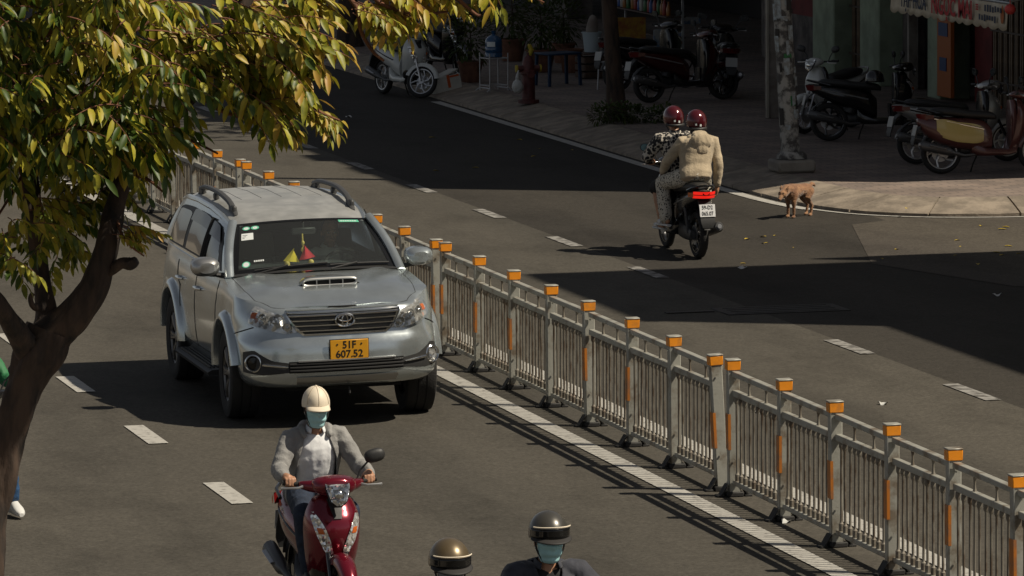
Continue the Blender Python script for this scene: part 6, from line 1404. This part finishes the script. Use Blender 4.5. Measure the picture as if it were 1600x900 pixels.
wb = thing('water_bottle', ws_.location + V(0, 0, .53), 0, 'large blue water bottle standing on the wire stand', 'bottle'); mb = MB(); mb.lathe([(.12, 0), (.135, .01), (.135, .06), (.128, .075), (.135, .09), (.135, .15), (.128, .165), (.135, .18), (.135, .24), (.12, .29), (.06, .335), (.032, .35), (.032, .385), (.036, .39), (.036, .41), (0, .41)], 22); mb.build('vessel', MATS['bottle_water'], wb)
mb = MB(); mb.grid(lambda i, j: V(.1365 * math.cos(R_(lerp(205, 265, i))), .1365 * math.sin(R_(lerp(205, 265, i))), .17 + .075 * j), 8, 1); mb.build('label', MATS['sticker_white'], wb)
hy = thing('fire_hydrant', gpt(826, 161, Z0), 0, 'dark red fire hydrant with yellow outlets and rags on top', 'hydrant')
mb = MB(); mb.lathe([(.16, 0), (.16, .05), (.10, .06), (.095, .42), (.12, .44), (.12, .48), (.095, .50), (.09, .62), (.06, .69), (.025, .72), (.025, .76), (0, .76)], 18); mb.build('barrel', MATS['hydrant'], hy)
for s, m_ in ((-1, 'yellow_cloth'), (1, 'yellow_cloth')):
    mb = MB(); mb.tube([(s * .08, 0, .52), (s * .17, 0, .52)], .05, 10); o = mb.build('outlet', MATS['hydrant'], hy); mb = MB(); mb.tube([(s * .17, 0, .52), (s * .195, 0, .52)], .056, 10); mb.build('outlet_cap', MATS[m_], o)
mb = MB(); mb.tube([(0, -.08, .44), (0, -.17, .44)], .06, 10); mb.build('front_outlet', MATS['hydrant'], hy); mb = MB(); mb.caps([(.02, 0, .72), (.05, 0, .80), (.02, .0, .86)], [.03, .04, .03], 8); mb.build('yellow_rag', MATS['yellow_cloth'], hy)
bg = MB(); bg.ell((0, 0, .10), (.085, .08, .10)); bg.caps([(0, 0, .17), (.0, 0, .26), (.02, 0, .34)], [.035, .02, .012], 8); me = remesh(bg, .01, 2); wrinkle(me, .008, 18, 3); me.materials.append(MATS['bag']); me.shade_smooth(); tag(link('plastic_bag', me, None, hy.location + V(-.20, -.12, .16)), 'white plastic bag hanging beside the fire hydrant', 'bag')
tb = thing('plastic_table', gpt(872, 133, Z0), .3, 'low blue plastic table by the shop front', 'table'); mb = MB(); mb.box((0, 0, .50), (.62, .45, .035), ch=.012); mb.build('top', MATS['plastic_blue'], tb)
for x, y in ((-.27, -.19), (.27, -.19), (-.27, .19), (.27, .19)): mb = MB(); mb.loft([srng((x * (1.06 - .06 * z / .5), y * (1.06 - .06 * z / .5), z), (1, 0, 0), (0, 1, 0), .026, .026, 8, .6) for z in (0, .49)]); mb.build('leg', MATS['plastic_blue'], tb)
def bucket(px, py, z, label, m, r=.15, h_=.30, name='bucket'):
    t = thing(name, gpt(px, py, Z0) + V(0, 0, z), 0, label, 'bucket'); mb = MB(); mb.lathe([(r * .78, 0), (r, h_), (r * 1.1, h_), (r * 1.1, h_ + .02), (r * .94, h_ + .02), (r * .74, .02), (0, .02)], 20); mb.build('tub', MATS[m], t); return t
bk = bucket(925, 122, .42, 'pale plastic bucket standing on a dark crate beside the slim tree', 'bucket_white'); mb = MB(); mb.caps([(0, 0, .28), (.01, 0, .40), (.02, 0, .52)], [.10, .10, .07], 10); tag(mb.build('straw_bundle', MATS['cap_cream'] if False else MATS['board_grey'], None, loc=bk.location), 'bundle of straw standing in the pale bucket', 'straw')
bucket(893, 113, 0, 'dark clay tub on the pavement below the pale bucket', 'terracotta', .19, .36, 'clay_tub')
cr_ = thing('crate', gpt(925, 122, Z0), .2, 'dark slatted crate under the pale bucket', 'crate'); 
for z in (.06, .18, .30):
    for y in (-.18, .18): mb = MB(); mb.box((0, y, z), (.42, .02, .09), ch=.004); mb.build('slat', MATS['wood_dark'], cr_)
    for x in (-.21, .21): mb = MB(); mb.box((x, 0, z), (.02, .34, .09), ch=.004); mb.build('slat', MATS['wood_dark'], cr_)
mb = MB(); mb.box((0, 0, .40), (.46, .40, .02), ch=.004); mb.build('top_board', MATS['wood_dark'], cr_)
mb = MB(); mb.tube([(0, 0, 0), (.02, 0, .36), (.05, 0, .42), (.12, 0, .43)], .013, 6); tag(mb.build('bent_pipe', MATS['wire_white'], None, loc=gpt(934, 140, Z0)), 'short bent white pipe leaning beside the tree', 'pipe')
# litter and fallen leaves
mat('paper', (.55, .55, .52), .8); mat('fallen_leaf', (.42, .30, .03), .6, island=.3)
rl = random.Random(77)
for k, (px, py) in enumerate(((1380, 632), (1185, 645), (1228, 816), (545, 183), (1558, 462), (1160, 420))):
    mb = MB(); mb.grid(lambda i, j: V((i - .5) * .10, (j - .5) * .07, .012 + .02 * math.sin(i * 5 + k) * math.cos(j * 4)), 4, 3); o = mb.build('paper_scrap', MATS['paper'], None, loc=gpt(px, py)); o.rotation_euler = (0, 0, rl.uniform(0, 6)); o['label'] = ['crumpled white paper scrap on the far lane, right of centre', 'white paper scrap seen through the railing', 'pale scrap lying at the foot of the railing', 'tiny pale scrap on the shaded far lane', 'pale scrap at the right edge in the shade', 'small scrap on the road behind the scooter pair'][k]; o['category'] = 'litter'
lm = MB(); leaflet(lm, V(-.06, 0, .006), V(1, 0, .06), V(0, 0, 1), .12, .05, .02, rl); lme = lm.mesh('fallen_leaf', MATS['fallen_leaf'])
for k in range(34):
    if k < 20: p = gpt(rl.uniform(1150, 1600), rl.uniform(352, 415))
    elif k < 26: p = gpt(rl.uniform(1280, 1560), rl.uniform(300, 338), .10)
    else: p = gpt(rl.uniform(620, 1000), rl.uniform(185, 270))
    o = link('fallen_leaf', lme, None, p, (0, rl.uniform(-.1, .1), rl.uniform(0, 6))); o.scale = (rl.uniform(.4, 1.0),) * 3; tag(o, 'small yellow fallen leaf lying on the ground near the far kerb', 'leaf', 'fallen leaves near the far kerb')
